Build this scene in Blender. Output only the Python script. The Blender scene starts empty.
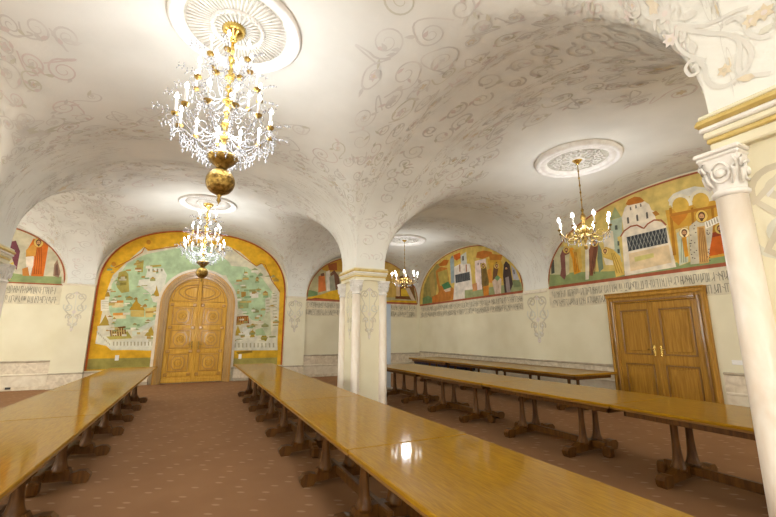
import bpy, math, random
from mathutils import Vector, Matrix
PI = math.pi
random.seed(7)
S = bpy.context.scene
COL = S.collection

# ------------------------------------------------------------------ camera, world, exposure
FPX, YAW, PITCH, CAMZ = 389.4, math.radians(25.8), math.radians(11.4), 1.5
cam = bpy.data.objects.new('camera', bpy.data.cameras.new('camera'))
COL.objects.link(cam)
cam.data.sensor_width = 36.0
cam.data.lens = FPX / 776 * 36
cam.data.shift_y = -1.5 / 776
cam.data.clip_start = 0.02
cam.location = (0, 0, CAMZ)
cam.rotation_euler = (PI / 2 + PITCH, 0, -YAW)
S.camera = cam
world = bpy.data.worlds.new('world')
S.world = world
world.use_nodes = True
world.node_tree.nodes['Background'].inputs[0].default_value = (0.85, 0.9, 1.0, 1)
world.node_tree.nodes['Background'].inputs[1].default_value = 0.4
S.view_settings.view_transform = 'Standard'
S.view_settings.look = 'None'
S.view_settings.exposure = 0.50
S.view_settings.gamma = 1.0
S.view_settings.use_curve_mapping = False
S.cycles.use_denoising = True
S.cycles.max_bounces = 10
S.cycles.diffuse_bounces = 6
S.cycles.transparent_max_bounces = 16
S.cycles.sample_clamp_indirect = 6.0
S.cycles.caustics_reflective = False
S.cycles.caustics_refractive = False
FILL_GLOW = 12.5  # strength of the added fill-light panes
GRAND_W, SMALL_W, LAMP_COL = 33.0, 50.0, (0.965, 0.98, 1.0)

# ------------------------------------------------------------------ the building's main measures
END, XR, XL, BACK = 14.7, 8.6, -8.6, -6.0          # end wall, side walls, wall behind the camera
P0, P1 = 2.95, 3.63                                # pillar faces across the hall
Q0, Q1 = 7.68, 8.55                                # middle pillar row along the hall
R0, R1 = 0.33, 1.19                                # near pier row
SPR = 2.93                                         # springing of the vaults


def srgb(r, g, b):
    f = lambda c: (c / 255 / 12.92) if c / 255 <= 0.04045 else ((c / 255 + 0.055) / 1.055) ** 2.4
    return (f(r), f(g), f(b), 1.0)


# photograph ray -> wall plane (used to lay the flat wall paintings out on their walls)
_cy, _sy, _cp, _sp = math.cos(YAW), math.sin(YAW), math.cos(PITCH), math.sin(PITCH)
_F = Vector((_sy * _cp, _cy * _cp, _sp)); _R = Vector((_cy, -_sy, 0)); _U = _R.cross(_F)


def on_end(px, py, y=END):
    d = (px - 388) * _R - (py - 257) * _U + FPX * _F
    t = y / d.y
    return (d.x * t, CAMZ + d.z * t)


def on_right(px, py, x=XR):
    d = (px - 388) * _R - (py - 257) * _U + FPX * _F
    t = x / d.x
    return (d.y * t, CAMZ + d.z * t)


# ------------------------------------------------------------------ materials
def new_mat(name):
    m = bpy.data.materials.new(name)
    m.use_nodes = True
    nt = m.node_tree
    b = nt.nodes['Principled BSDF']
    return m, nt, b


def noise_mat(name, c1, c2, scale=4, rough=0.6, bump=0.0, bscale=40, detail=4, stretch=(1, 1, 1), coat=0.0, metal=0.0, spec=0.5, dist=0.0, ramp=(0.35, 0.65)):
    m, nt, b = new_mat(name)
    N, L = nt.nodes, nt.links
    tc = N.new('ShaderNodeTexCoord')
    mp = N.new('ShaderNodeMapping')
    mp.inputs['Scale'].default_value = stretch
    L.new(tc.outputs['Object'], mp.inputs['Vector'])
    n = N.new('ShaderNodeTexNoise')
    n.inputs['Scale'].default_value = scale
    n.inputs['Detail'].default_value = detail
    n.inputs['Distortion'].default_value = dist
    L.new(mp.outputs['Vector'], n.inputs['Vector'])
    r = N.new('ShaderNodeValToRGB')
    r.color_ramp.elements[0].position = ramp[0]
    r.color_ramp.elements[0].color = c1
    r.color_ramp.elements[1].position = ramp[1]
    r.color_ramp.elements[1].color = c2
    L.new(n.outputs['Fac'], r.inputs['Fac'])
    L.new(r.outputs['Color'], b.inputs['Base Color'])
    b.inputs['Roughness'].default_value = rough
    b.inputs['Metallic'].default_value = metal
    b.inputs['Specular IOR Level'].default_value = spec
    b.inputs['Coat Weight'].default_value = coat
    b.inputs['Coat Roughness'].default_value = 0.075
    if bump:
        n2 = N.new('ShaderNodeTexNoise')
        n2.inputs['Scale'].default_value = bscale
        n2.inputs['Detail'].default_value = 3
        L.new(mp.outputs['Vector'], n2.inputs['Vector'])
        bp = N.new('ShaderNodeBump')
        bp.inputs['Strength'].default_value = bump
        bp.inputs['Distance'].default_value = 0.01
        L.new(n2.outputs['Fac'], bp.inputs['Height'])
        L.new(bp.outputs['Normal'], b.inputs['Normal'])
    return m


def attr_mat(name, rough=0.75):
    """painted colour per face (wall paintings), with a little mottling of the pigment"""
    m, nt, b = new_mat(name)
    N, L = nt.nodes, nt.links
    a = N.new('ShaderNodeAttribute')
    a.attribute_name = 'paint'
    tc = N.new('ShaderNodeTexCoord')
    n = N.new('ShaderNodeTexNoise')
    n.inputs['Scale'].default_value = 5
    n.inputs['Detail'].default_value = 6
    L.new(tc.outputs['Object'], n.inputs['Vector'])
    mr = N.new('ShaderNodeMapRange')
    mr.inputs['From Min'].default_value = 0.3
    mr.inputs['From Max'].default_value = 0.7
    mr.inputs['To Min'].default_value = 0.78
    mr.inputs['To Max'].default_value = 1.15
    L.new(n.outputs['Fac'], mr.inputs['Value'])
    mx = N.new('ShaderNodeVectorMath')
    mx.operation = 'SCALE'
    L.new(a.outputs['Color'], mx.inputs[0])
    L.new(mr.outputs['Result'], mx.inputs['Scale'])
    L.new(mx.outputs['Vector'], b.inputs['Base Color'])
    b.inputs['Roughness'].default_value = rough
    b.inputs['Specular IOR Level'].default_value = 0.2
    return m


def carpet_mat():
    m, nt, b = new_mat('carpet')
    N, L = nt.nodes, nt.links
    tc = N.new('ShaderNodeTexCoord')
    mp = N.new('ShaderNodeMapping')
    mp.inputs['Rotation'].default_value = (0, 0, 0.6)
    L.new(tc.outputs['Object'], mp.inputs['Vector'])
    v = N.new('ShaderNodeTexVoronoi')
    v.voronoi_dimensions = '2D'
    v.inputs['Scale'].default_value = 2.7
    v.inputs['Randomness'].default_value = 0.55
    mp2 = N.new('ShaderNodeMapping')
    mp2.inputs['Scale'].default_value = (1, 2.2, 1)
    L.new(mp.outputs['Vector'], mp2.inputs['Vector'])
    L.new(mp2.outputs['Vector'], v.inputs['Vector'])
    r = N.new('ShaderNodeValToRGB')
    r.color_ramp.elements[0].position = 0.08
    r.color_ramp.elements[0].color = (1, 1, 1, 1)
    r.color_ramp.elements[1].position = 0.13
    r.color_ramp.elements[1].color = (0, 0, 0, 1)
    L.new(v.outputs['Distance'], r.inputs['Fac'])
    n = N.new('ShaderNodeTexNoise')
    n.inputs['Scale'].default_value = 2.0
    n.inputs['Detail'].default_value = 8
    L.new(tc.outputs['Object'], n.inputs['Vector'])
    base = N.new('ShaderNodeMix')
    base.data_type = 'RGBA'
    base.inputs[6].default_value = srgb(134, 99, 68)
    base.inputs[7].default_value = srgb(152, 114, 81)
    L.new(n.outputs['Fac'], base.inputs[0])
    mx = N.new('ShaderNodeMix')
    mx.data_type = 'RGBA'
    sc = N.new('ShaderNodeMath')
    sc.operation = 'MULTIPLY'
    sc.inputs[1].default_value = 0.38
    L.new(r.outputs['Color'], sc.inputs[0])
    L.new(sc.outputs[0], mx.inputs[0])
    L.new(base.outputs[2], mx.inputs[6])
    mx.inputs[7].default_value = srgb(190, 158, 128)
    L.new(mx.outputs[2], b.inputs['Base Color'])
    b.inputs['Roughness'].default_value = 0.95
    b.inputs['Specular IOR Level'].default_value = 0.1
    n2 = N.new('ShaderNodeTexNoise')
    n2.inputs['Scale'].default_value = 160
    L.new(tc.outputs['Object'], n2.inputs['Vector'])
    bp = N.new('ShaderNodeBump')
    bp.inputs['Strength'].default_value = 0.4
    bp.inputs['Distance'].default_value = 0.005
    L.new(n2.outputs['Fac'], bp.inputs['Height'])
    L.new(bp.outputs['Normal'], b.inputs['Normal'])
    return m


def crystal_mat():
    m, nt, b = new_mat('crystal')
    N, L = nt.nodes, nt.links
    out = N['Material Output']
    tr = N.new('ShaderNodeBsdfTransparent')
    tr.inputs[0].default_value = (0.95, 0.96, 0.98, 1)
    b.inputs['Base Color'].default_value = (0.42, 0.42, 0.43, 1)
    b.inputs['Roughness'].default_value = 0.12
    b.inputs['Specular IOR Level'].default_value = 1.0
    mx = N.new('ShaderNodeMixShader')
    mx.inputs[0].default_value = 0.50
    L.new(tr.outputs[0], mx.inputs[1])
    L.new(b.outputs[0], mx.inputs[2])
    L.new(mx.outputs[0], out.inputs['Surface'])
    return m


def bulb_mat():
    m, nt, b = new_mat('bulb_glow')
    b.inputs['Base Color'].default_value = (1, 1, 1, 1)
    b.inputs['Emission Color'].default_value = (1.0, 0.96, 0.92, 1)
    b.inputs['Emission Strength'].default_value = 14
    return m


M = dict(
    plaster=noise_mat('vault_plaster', (0.70, 0.70, 0.645, 1), (0.76, 0.76, 0.705, 1), scale=1.3, rough=0.9, bump=0.15, bscale=25, spec=0.2),
    vine=noise_mat('vine_paint_grey', (0.60, 0.585, 0.54, 1), (0.69, 0.675, 0.625, 1), scale=3, rough=0.9, spec=0.1),
    vine_light=noise_mat('vine_paint_pale', (0.62, 0.61, 0.56, 1), (0.68, 0.67, 0.62, 1), scale=3, rough=0.9, spec=0.1),
    orn=noise_mat('ornament_paint_tan', (0.50, 0.45, 0.33, 1), (0.60, 0.55, 0.43, 1), scale=3, rough=0.9, spec=0.1),
    vine_ochre=noise_mat('vine_paint_ochre', (0.62, 0.53, 0.36, 1), (0.70, 0.63, 0.50, 1), scale=3, rough=0.9, spec=0.1),
    vine_rose=noise_mat('vine_paint_rose', (0.64, 0.57, 0.53, 1), (0.70, 0.64, 0.60, 1), scale=3, rough=0.9, spec=0.1),
    vine_green=noise_mat('vine_paint_green', (0.57, 0.56, 0.46, 1), (0.66, 0.65, 0.56, 1), scale=3, rough=0.9, spec=0.1),
    wall=noise_mat('wall_cream_paint', (0.70, 0.65, 0.47, 1), (0.75, 0.705, 0.53, 1), scale=1.5, rough=0.85, bump=0.08, spec=0.2),
    marble=noise_mat('wainscot_marble', (0.56, 0.47, 0.34, 1), (0.74, 0.65, 0.50, 1), scale=7, rough=0.35, detail=8, dist=1.2),
    marble_pale=noise_mat('plinth_marble', (0.66, 0.58, 0.44, 1), (0.76, 0.69, 0.55, 1), scale=4, rough=0.35, detail=8, dist=1.5),
    rail=noise_mat('rail_stone', (0.36, 0.30, 0.21, 1), (0.48, 0.41, 0.30, 1), scale=6, rough=0.4),
    rose_marble=noise_mat('rose_marble', (0.74, 0.645, 0.53, 1), (0.82, 0.76, 0.67, 1), scale=5, rough=0.3, detail=8, dist=2.0, stretch=(1, 1, 0.35)),
    stone=noise_mat('carved_white_stone', (0.70, 0.67, 0.62, 1), (0.80, 0.78, 0.74, 1), scale=9, rough=0.6),
    gilt=noise_mat('gilt_paint', (0.55, 0.40, 0.12, 1), (0.70, 0.55, 0.22, 1), scale=8, rough=0.4, metal=0.3),
    carpet=carpet_mat(),
    oak_top=noise_mat('varnished_oak_top', (0.26, 0.128, 0.003, 1), (0.35, 0.182, 0.006, 1), scale=14, rough=0.5, detail=9, stretch=(7, 0.6, 7), coat=0.55, spec=0.05, dist=0.6, bump=0.02, bscale=4),
    oak_edge=noise_mat('oak_edge', (0.16, 0.07, 0.010, 1), (0.26, 0.12, 0.02, 1), scale=6, rough=0.3, detail=6, stretch=(6, 0.7, 6), coat=0.4),
    oak_leg=noise_mat('dark_oak_leg', (0.08, 0.030, 0.004, 1), (0.14, 0.054, 0.007, 1), scale=8, rough=0.5, detail=6, stretch=(4, 4, 0.6), coat=0.12, spec=0.25),
    door_honey=noise_mat('honey_oak_door', (0.52, 0.275, 0.030, 1), (0.66, 0.38, 0.058, 1), scale=5, rough=0.55, detail=8, stretch=(7, 7, 0.5), coat=0.06, spec=0.2, dist=0.5),
    door_honey_dark=noise_mat('honey_oak_moulding', (0.37, 0.18, 0.022, 1), (0.47, 0.25, 0.036, 1), scale=6, rough=0.32, detail=6, stretch=(6, 6, 0.6), coat=0.4),
    door_case=noise_mat('rosy_oak_casing', (0.36, 0.20, 0.045, 1), (0.46, 0.28, 0.075, 1), scale=5, rough=0.35, detail=6, stretch=(6, 6, 0.6), coat=0.3),
    door_brown=noise_mat('brown_oak_door', (0.29, 0.14, 0.014, 1), (0.42, 0.215, 0.028, 1), scale=5, rough=0.5, detail=8, stretch=(7, 7, 0.45), coat=0.10, spec=0.2, dist=0.6),
    door_brown_dark=noise_mat('brown_oak_moulding', (0.19, 0.085, 0.010, 1), (0.27, 0.13, 0.018, 1), scale=6, rough=0.32, detail=6, stretch=(6, 6, 0.6), coat=0.3),
    gold=noise_mat('polished_brass', (0.62, 0.42, 0.10, 1), (0.85, 0.64, 0.22, 1), scale=12, rough=0.22, metal=1.0),
    gold_dark=noise_mat('aged_gilt_bronze', (0.15, 0.085, 0.018, 1), (0.46, 0.30, 0.075, 1), scale=24, rough=0.35, metal=0.85, bump=1.0, bscale=45),
    candle=noise_mat('candle_sleeve', (0.86, 0.86, 0.85, 1), (0.92, 0.92, 0.90, 1), scale=6, rough=0.4),
    bulb=bulb_mat(),
    crystal=crystal_mat(),
    white=noise_mat('white_plastic', (0.80, 0.79, 0.76, 1), (0.84, 0.83, 0.80, 1), scale=5, rough=0.35),
    black=noise_mat('black_plastic', (0.02, 0.018, 0.016, 1), (0.03, 0.027, 0.024, 1), scale=5, rough=0.4),
    navy=noise_mat('navy_cloth', (0.018, 0.016, 0.040, 1), (0.035, 0.030, 0.075, 1), scale=8, rough=0.8, bump=0.3),
    pale_blue=noise_mat('pale_blue_vinyl', (0.50, 0.60, 0.74, 1), (0.60, 0.69, 0.80, 1), scale=2, rough=0.5),
    steel=noise_mat('brushed_aluminium', (0.5, 0.5, 0.5, 1), (0.6, 0.6, 0.6, 1), scale=20, rough=0.35, metal=1.0),
    paint=attr_mat('fresco_paint'),
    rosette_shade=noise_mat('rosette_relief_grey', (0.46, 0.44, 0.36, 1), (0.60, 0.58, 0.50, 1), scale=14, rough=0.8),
)


# ------------------------------------------------------------------ mesh helpers
class MB:
    def __init__(s):
        s.v = []; s.f = []; s.m = []; s.c = []; s.mats = []; s.smooth = []

    def mi(s, mat):
        if mat not in s.mats: s.mats.append(mat)
        return s.mats.index(mat)

    def add(s, verts, faces, mat, smooth=False, col=None, T=None):
        o = len(s.v)
        s.v += [tuple(T @ Vector(p)) if T else tuple(p) for p in verts]
        k = s.mi(mat)
        for f in faces:
            s.f.append([i + o for i in f]); s.m.append(k); s.smooth.append(smooth); s.c.append(col)

    def box(s, x0, x1, y0, y1, z0, z1, mat, T=None, bev=0.0):
        b = min(bev, (x1 - x0) * .45, (y1 - y0) * .45, (z1 - z0) * .45)
        if b <= 0:
            v = [(x, y, z) for z in (z0, z1) for y in (y0, y1) for x in (x0, x1)]
            f = [(0, 2, 3, 1), (4, 5, 7, 6), (0, 1, 5, 4), (2, 6, 7, 3), (0, 4, 6, 2), (1, 3, 7, 5)]
            s.add(v, f, mat, T=T); return
        # chamfered box: three rectangles per corner
        v, idx = [], {}
        for ix, x in enumerate((x0, x1)):
            for iy, y in enumerate((y0, y1)):
                for iz, z in enumerate((z0, z1)):
                    sx, sy, sz = (b, -b)[ix], (b, -b)[iy], (b, -b)[iz]
                    idx[ix, iy, iz] = len(v)
                    v += [(x, y + sy, z + sz), (x + sx, y, z + sz), (x + sx, y + sy, z)]
        g = lambda a, b_, c, k: idx[a, b_, c] + k
        f = []
        for a in (0, 1):
            q = [g(a, 0, 0, 0), g(a, 1, 0, 0), g(a, 1, 1, 0), g(a, 0, 1, 0)]; f.append(q if a else q[::-1])
            q = [g(0, a, 0, 1), g(0, a, 1, 1), g(1, a, 1, 1), g(1, a, 0, 1)]; f.append(q if a else q[::-1])
            q = [g(0, 0, a, 2), g(1, 0, a, 2), g(1, 1, a, 2), g(0, 1, a, 2)]; f.append(q if a else q[::-1])
        for a in (0, 1):
            for c in (0, 1):
                f.append([g(a, c, 0, 0), g(a, c, 1, 0), g(a, c, 1, 1), g(a, c, 0, 1)])
                f.append([g(a, 0, c, 0), g(a, 1, c, 0), g(a, 1, c, 2), g(a, 0, c, 2)])
                f.append([g(0, a, c, 1), g(1, a, c, 1), g(1, a, c, 2), g(0, a, c, 2)])
                for d in (0, 1):
                    f.append([g(a, c, d, 0), g(a, c, d, 1), g(a, c, d, 2)])
        s.add(v, f, mat, T=T)

    def lathe(s, prof, mat, n=20, T=None, smooth=True, cap=True, lobes=None):
        v, f = [], []
        for (r, z) in prof:
            for k in range(n):
                a = 2 * PI * k / n
                rr = r * (1 + (lobes[1] * math.cos(lobes[0] * a) if lobes else 0))
                v.append((rr * math.cos(a), rr * math.sin(a), z))
        for i in range(len(prof) - 1):
            for k in range(n):
                k2 = (k + 1) % n
                f.append((i * n + k, i * n + k2, (i + 1) * n + k2, (i + 1) * n + k))
        if cap:
            if prof[0][0] > 1e-5: f.append(tuple(reversed(range(n))))
            if prof[-1][0] > 1e-5: f.append(tuple((len(prof) - 1) * n + k for k in range(n)))
        s.add(v, f, mat, smooth=smooth, T=T)

    def tube(s, pts, r, mat, n=6, T=None, cap=True):
        pts = [Vector(p) for p in pts]
        rs = r if isinstance(r, (list, tuple)) else [r] * len(pts)
        v, f = [], []
        up = Vector((0.13, 0.29, 0.95)).normalized()
        for i, p in enumerate(pts):
            d = (pts[min(i + 1, len(pts) - 1)] - pts[max(i - 1, 0)]).normalized()
            a = d.cross(up)
            if a.length < 1e-3: a = d.cross(Vector((1, 0, 0)))
            a.normalize(); b = d.cross(a)
            for k in range(n):
                t = 2 * PI * k / n
                v.append(p + rs[i] * (math.cos(t) * a + math.sin(t) * b))
        for i in range(len(pts) - 1):
            for k in range(n):
                k2 = (k + 1) % n
                f.append((i * n + k, (i + 1) * n + k, (i + 1) * n + k2, i * n + k2))
        if cap:
            f.append(tuple(range(n))); f.append(tuple((len(pts) - 1) * n + k for k in reversed(range(n))))
        s.add(v, f, mat, smooth=True, T=T)

    def octa(s, c, rx, rz, mat, T=None):
        x, y, z = c
        v = [(x + rx, y, z), (x, y + rx, z), (x - rx, y, z), (x, y - rx, z), (x, y, z + rz), (x, y, z - rz)]
        f = [(0, 1, 4), (1, 2, 4), (2, 3, 4), (3, 0, 4), (1, 0, 5), (2, 1, 5), (3, 2, 5), (0, 3, 5)]
        s.add(v, f, mat, T=T)

    def prism(s, poly, d0, d1, mat, axis='y', T=None, smooth=False):
        """poly in (u,v); extruded along the axis from d0 to d1. axis y: (u,d,v); axis x: (d,u,v)"""
        n = len(poly)
        P = (lambda u, w, d: (u, d, w)) if axis == 'y' else ((lambda u, w, d: (d, u, w)) if axis == 'x' else (lambda u, w, d: (u, w, d)))
        v = [P(u, w, d0) for u, w in poly] + [P(u, w, d1) for u, w in poly]
        s.add(v, [tuple(range(n)), tuple(range(2 * n - 1, n - 1, -1))], mat, T=T)
        s.add(v, [(i, i + n, (i + 1) % n + n, (i + 1) % n) for i in range(n)], mat, T=T, smooth=smooth)

    def build(s, name, parent=None, smooth_angle=None):
        me = bpy.data.meshes.new(name)
        me.from_pydata(s.v, [], s.f)
        for m in s.mats: me.materials.append(m)
        me.polygons.foreach_set('material_index', s.m)
        me.polygons.foreach_set('use_smooth', s.smooth)
        if any(c is not None for c in s.c):
            at = me.color_attributes.new('paint', 'FLOAT_COLOR', 'CORNER')
            buf = []
            for f, c in zip(s.f, s.c):
                buf += list(c or (1, 1, 1, 1)) * len(f)
            at.data.foreach_set('color', buf)
        me.update()
        o = bpy.data.objects.new(name, me)
        COL.objects.link(o)
        if parent: o.parent = parent
        return o


def tag(o, label=None, cat=None, group=None, kind=None):
    if label: o['label'] = label
    if cat: o['category'] = cat
    if group: o['group'] = group
    if kind: o['kind'] = kind
    return o


def thing(name, label, cat, loc=(0, 0, 0), rz=0.0, group=None, kind=None):
    o = bpy.data.objects.new(name, None)
    COL.objects.link(o)
    o.empty_display_size = 0.1
    o.location = loc; o.rotation_euler = (0, 0, rz)
    return tag(o, label, cat, group, kind)


def copy_tree(o, parent=None):
    c = o.copy(); COL.objects.link(c)
    if parent: c.parent = parent
    for ch in list(o.children): copy_tree(ch, c)
    return c


def spin(o, ang):
    """copy of a part (with its sub-parts) turned about its thing's axis"""
    c = copy_tree(o, o.parent)
    c.rotation_euler = (0, 0, ang)
    return c


# flat paint on a surface: frame F(u,v,depth) -> point
COAT = [0]


def coat(depth, col):
    if col is not None: return depth
    COAT[0] = (COAT[0] + 1) % 23
    return depth + COAT[0] * .00012


def ribbon(mb, pts, w, mat, F, col=None, depth=0.002, closed=False):
    depth = coat(depth, col)
    n = len(pts); L, R = [], []
    ws = w if isinstance(w, (list, tuple)) else [w] * n
    for i in range(n):
        a = pts[(i - 1) % n] if (closed or i) else pts[i]
        b = pts[(i + 1) % n] if (closed or i < n - 1) else pts[i]
        dx, dy = b[0] - a[0], b[1] - a[1]
        l = math.hypot(dx, dy) or 1
        nx, ny = -dy / l * ws[i] / 2, dx / l * ws[i] / 2
        L.append(F(pts[i][0] + nx, pts[i][1] + ny, depth)); R.append(F(pts[i][0] - nx, pts[i][1] - ny, depth))
    v = L + R
    f = [(i, i + 1, n + i + 1, n + i) for i in range(n - 1)]
    if closed: f.append((n - 1, 0, n, 2 * n - 1))
    mb.add(v, f, mat, col=col)


def patch(mb, poly, mat, F, col=None, depth=0.002):
    depth = coat(depth, col)
    mb.add([F(u, v, depth) for u, v in poly], [tuple(range(len(poly)))], mat, col=col)


def spiral_pts(cx, cy, r, turns, a0, sgn=1, n=34, r0=0.1):
    return [(cx + r * (r0 + (1 - r0) * t) * math.cos(a0 + sgn * 2 * PI * turns * t), cy + r * (r0 + (1 - r0) * t) * math.sin(a0 + sgn * 2 * PI * turns * t)) for t in [i / n for i in range(n + 1)]]


def leaf_poly(x, y, ang, l, w):
    c, s_ = math.cos(ang), math.sin(ang)
    P = [(0, 0), (.25, .5), (.55, .45), (1, 0), (.55, -.45), (.25, -.5)]
    return [(x + l * u * c - w * v * s_, y + l * u * s_ + w * v * c) for u, v in P]


def flower(mb, x, y, r, mat, F, mat2=None, petals=5, depth=0.003):
    a0 = random.random() * 6
    for k in range(petals):
        patch(mb, leaf_poly(x, y, a0 + 2 * PI * k / petals, r, r * .62), mat, F, depth=depth)
    if mat2: patch(mb, [(x + r * .3 * math.cos(t * PI / 4), y + r * .3 * math.sin(t * PI / 4)) for t in range(8)], mat2, F, depth=depth + .001)


def ornament(mb, uc, v0, v1, half, F):
    """symmetrical scroll-and-urn ornament hanging on a pilaster face, between heights v0 (bottom) and v1 (top)"""
    h = v1 - v0
    for s in (1, -1):
        for k, (t, r) in enumerate(((.86, .55), (.60, .62), (.36, .42), (.18, .25))):
            rr = half * r
            cx, cy = uc + s * rr * 1.02, v0 + h * t
            p = spiral_pts(cx, cy, rr * .85, 1.5, PI / 2 * (1 + s) + (0.6 if k % 2 else -0.6) * s, s * (1 if k % 2 else -1), 26, .12)
            ribbon(mb, p, half * .13, M['orn'] if k != 1 else M['vine_green'], F)
            for q in (6, 12, 18):
                a = random.uniform(0, 6.28)
                patch(mb, leaf_poly(p[q][0], p[q][1], a, half * .26, half * .15), random.choice([M['vine'], M['vine_ochre'], M['vine_green']]), F, depth=.003)
        ribbon(mb, [(uc + s * half * w, v0 + h * t) for t, w in ((.98, .05), (.92, .5), (.80, .95), (.68, .6), (.52, .92), (.40, .40), (.26, .45), (.12, .12), (0, 0))], half * .13, M['orn'], F)
    ribbon(mb, [(uc, v0), (uc, v1)], half * .07, M['vine_green'], F)
    for t, r in ((.05, .22), (.48, .26), (.95, .24)):
        flower(mb, uc, v0 + h * t, half * r, M['vine_rose'], F, M['vine_ochre'], 6)


# ------------------------------------------------------------------ vaults
def spow(x, n):
    return max(0.0, 1 - abs(x) ** n) ** (1 / n)


NX = 2.45
PW = dict(main=2.45, left=2.2, right=2.2)         # fullness of the arch curves


def cell_fn(kind, nave):
    """height of one vault cell as a function of u,v in [-1,1]"""
    main = nave == 'main'
    NX = PW[nave]
    hc = 2.09 if main else 1.81
    hs = 2.09 if main else 1.81                     # transverse arch over the pillar strip
    hend = 2.13 if main else 1.86
    harc = 1.86                   # arcade arch
    hwall = 1.94
    mix = lambda a, b, t: a + (b - a) * t
    bell = lambda t: math.cos(PI * t / 2) ** 2
    def f(u, v):
        if kind == 'strip':
            zz = spow(u, NX) * hs
        else:
            e1 = hend if kind == 'far' else hs
            e0 = hend if kind == 'back' else hs
            ev = e1 if v > 0 else e0
            hx = mix(ev, hc, bell(v))
            w = u if nave == 'right' else -u
            eu = harc if main else (hwall if w > 0 else harc)
            hy = mix(eu, hc, bell(u))
            a, b = spow(u, NX) * hx, spow(v, NX - ((.25 * (1 - bell(u))) if main else 0)) * hy
            p = 18
            zz = (a ** p + b ** p) ** (1 / p) if max(a, b) > 1e-6 else 0.0
        z0 = SPR
        if not main:
            w = (u if nave == 'right' else -u)
            z0 = SPR - 0.075 * (w + 1)
        return z0 + zz
    return f


naves = [('left', XL, -P1), ('main', -P0, P0), ('right', P1, XR)]
bays = [('far', Q1, END), ('strip', Q0, Q1), ('near', R1, Q0), ('strip', R0, R1), ('back', BACK, R0)]


def sup(s, NX=NX):
    """parameter in [-1,1] -> coordinate in [-1,1], dense towards the springing"""
    return math.copysign(math.sin(min(1.0, abs(s)) * PI / 2) ** (2 / NX), s)


def vault_point(f, x0, x1, y0, y1, s, t, ylin=False):
    u, v = sup(s), (t if ylin else sup(t))
    return Vector(((x0 + x1) / 2 + u * (x1 - x0) / 2, (y0 + y1) / 2 + v * (y1 - y0) / 2, f(u, v)))


ceil = MB()
paint_jobs = []
for nave, x0, x1 in naves:
    for kind, y0, y1 in bays:
        f = cell_fn(kind, nave)
        nu = 56
        nv = 4 if kind == 'strip' else 56
        V = []
        for j in range(nv + 1):
            for i in range(nu + 1):
                V.append(vault_point(f, x0, x1, y0, y1, -1 + 2 * i / nu, -1 + 2 * j / nv, kind == 'strip'))
        F_ = [(j * (nu + 1) + i, (j + 1) * (nu + 1) + i, (j + 1) * (nu + 1) + i + 1, j * (nu + 1) + i + 1) for j in range(nv) for i in range(nu)]
        ceil.add(V, F_, M['plaster'], smooth=True)
        paint_jobs.append((nave, kind, x0, x1, y0, y1, f))
for sx in (1, -1):                                   # soffits of the arcade arches
    for kind, y0, y1 in bays:
        if kind == 'strip': continue
        V, n = [], 56
        for j in range(n + 1):
            v = sup(-1 + 2 * j / n)
            for x in (P0, P1):
                V.append((sx * x, (y0 + y1) / 2 + v * (y1 - y0) / 2, SPR + spow(v, 2.2) * 1.86))
        F_ = [(2 * j, 2 * j + 1, 2 * j + 3, 2 * j + 2) for j in range(n)]
        ceil.add(V, [q if sx < 0 else q[::-1] for q in F_], M['plaster'], smooth=True)


def vault_frame(x0, x1, y0, y1, f, ylin=False):
    def F(p, q, depth):
        s, t = p / 4.0, q / 4.0
        s = max(-.999, min(.999, s)); t = max(-.999, min(.999, t))
        P = vault_point(f, x0, x1, y0, y1, s, t, ylin)
        e = .004
        A = vault_point(f, x0, x1, y0, y1, min(.9995, s + e), t, ylin) - vault_point(f, x0, x1, y0, y1, max(-.9995, s - e), t, ylin)
        B = vault_point(f, x0, x1, y0, y1, s, min(.9995, t + e), ylin) - vault_point(f, x0, x1, y0, y1, s, max(-.9995, t - e), ylin)
        n = A.cross(B)
        if n.z > 0: n = -n
        if n.length < 1e-12: n = Vector((0, 0, -1))
        return P + n.normalized() * (depth + .001)
    return F


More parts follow.
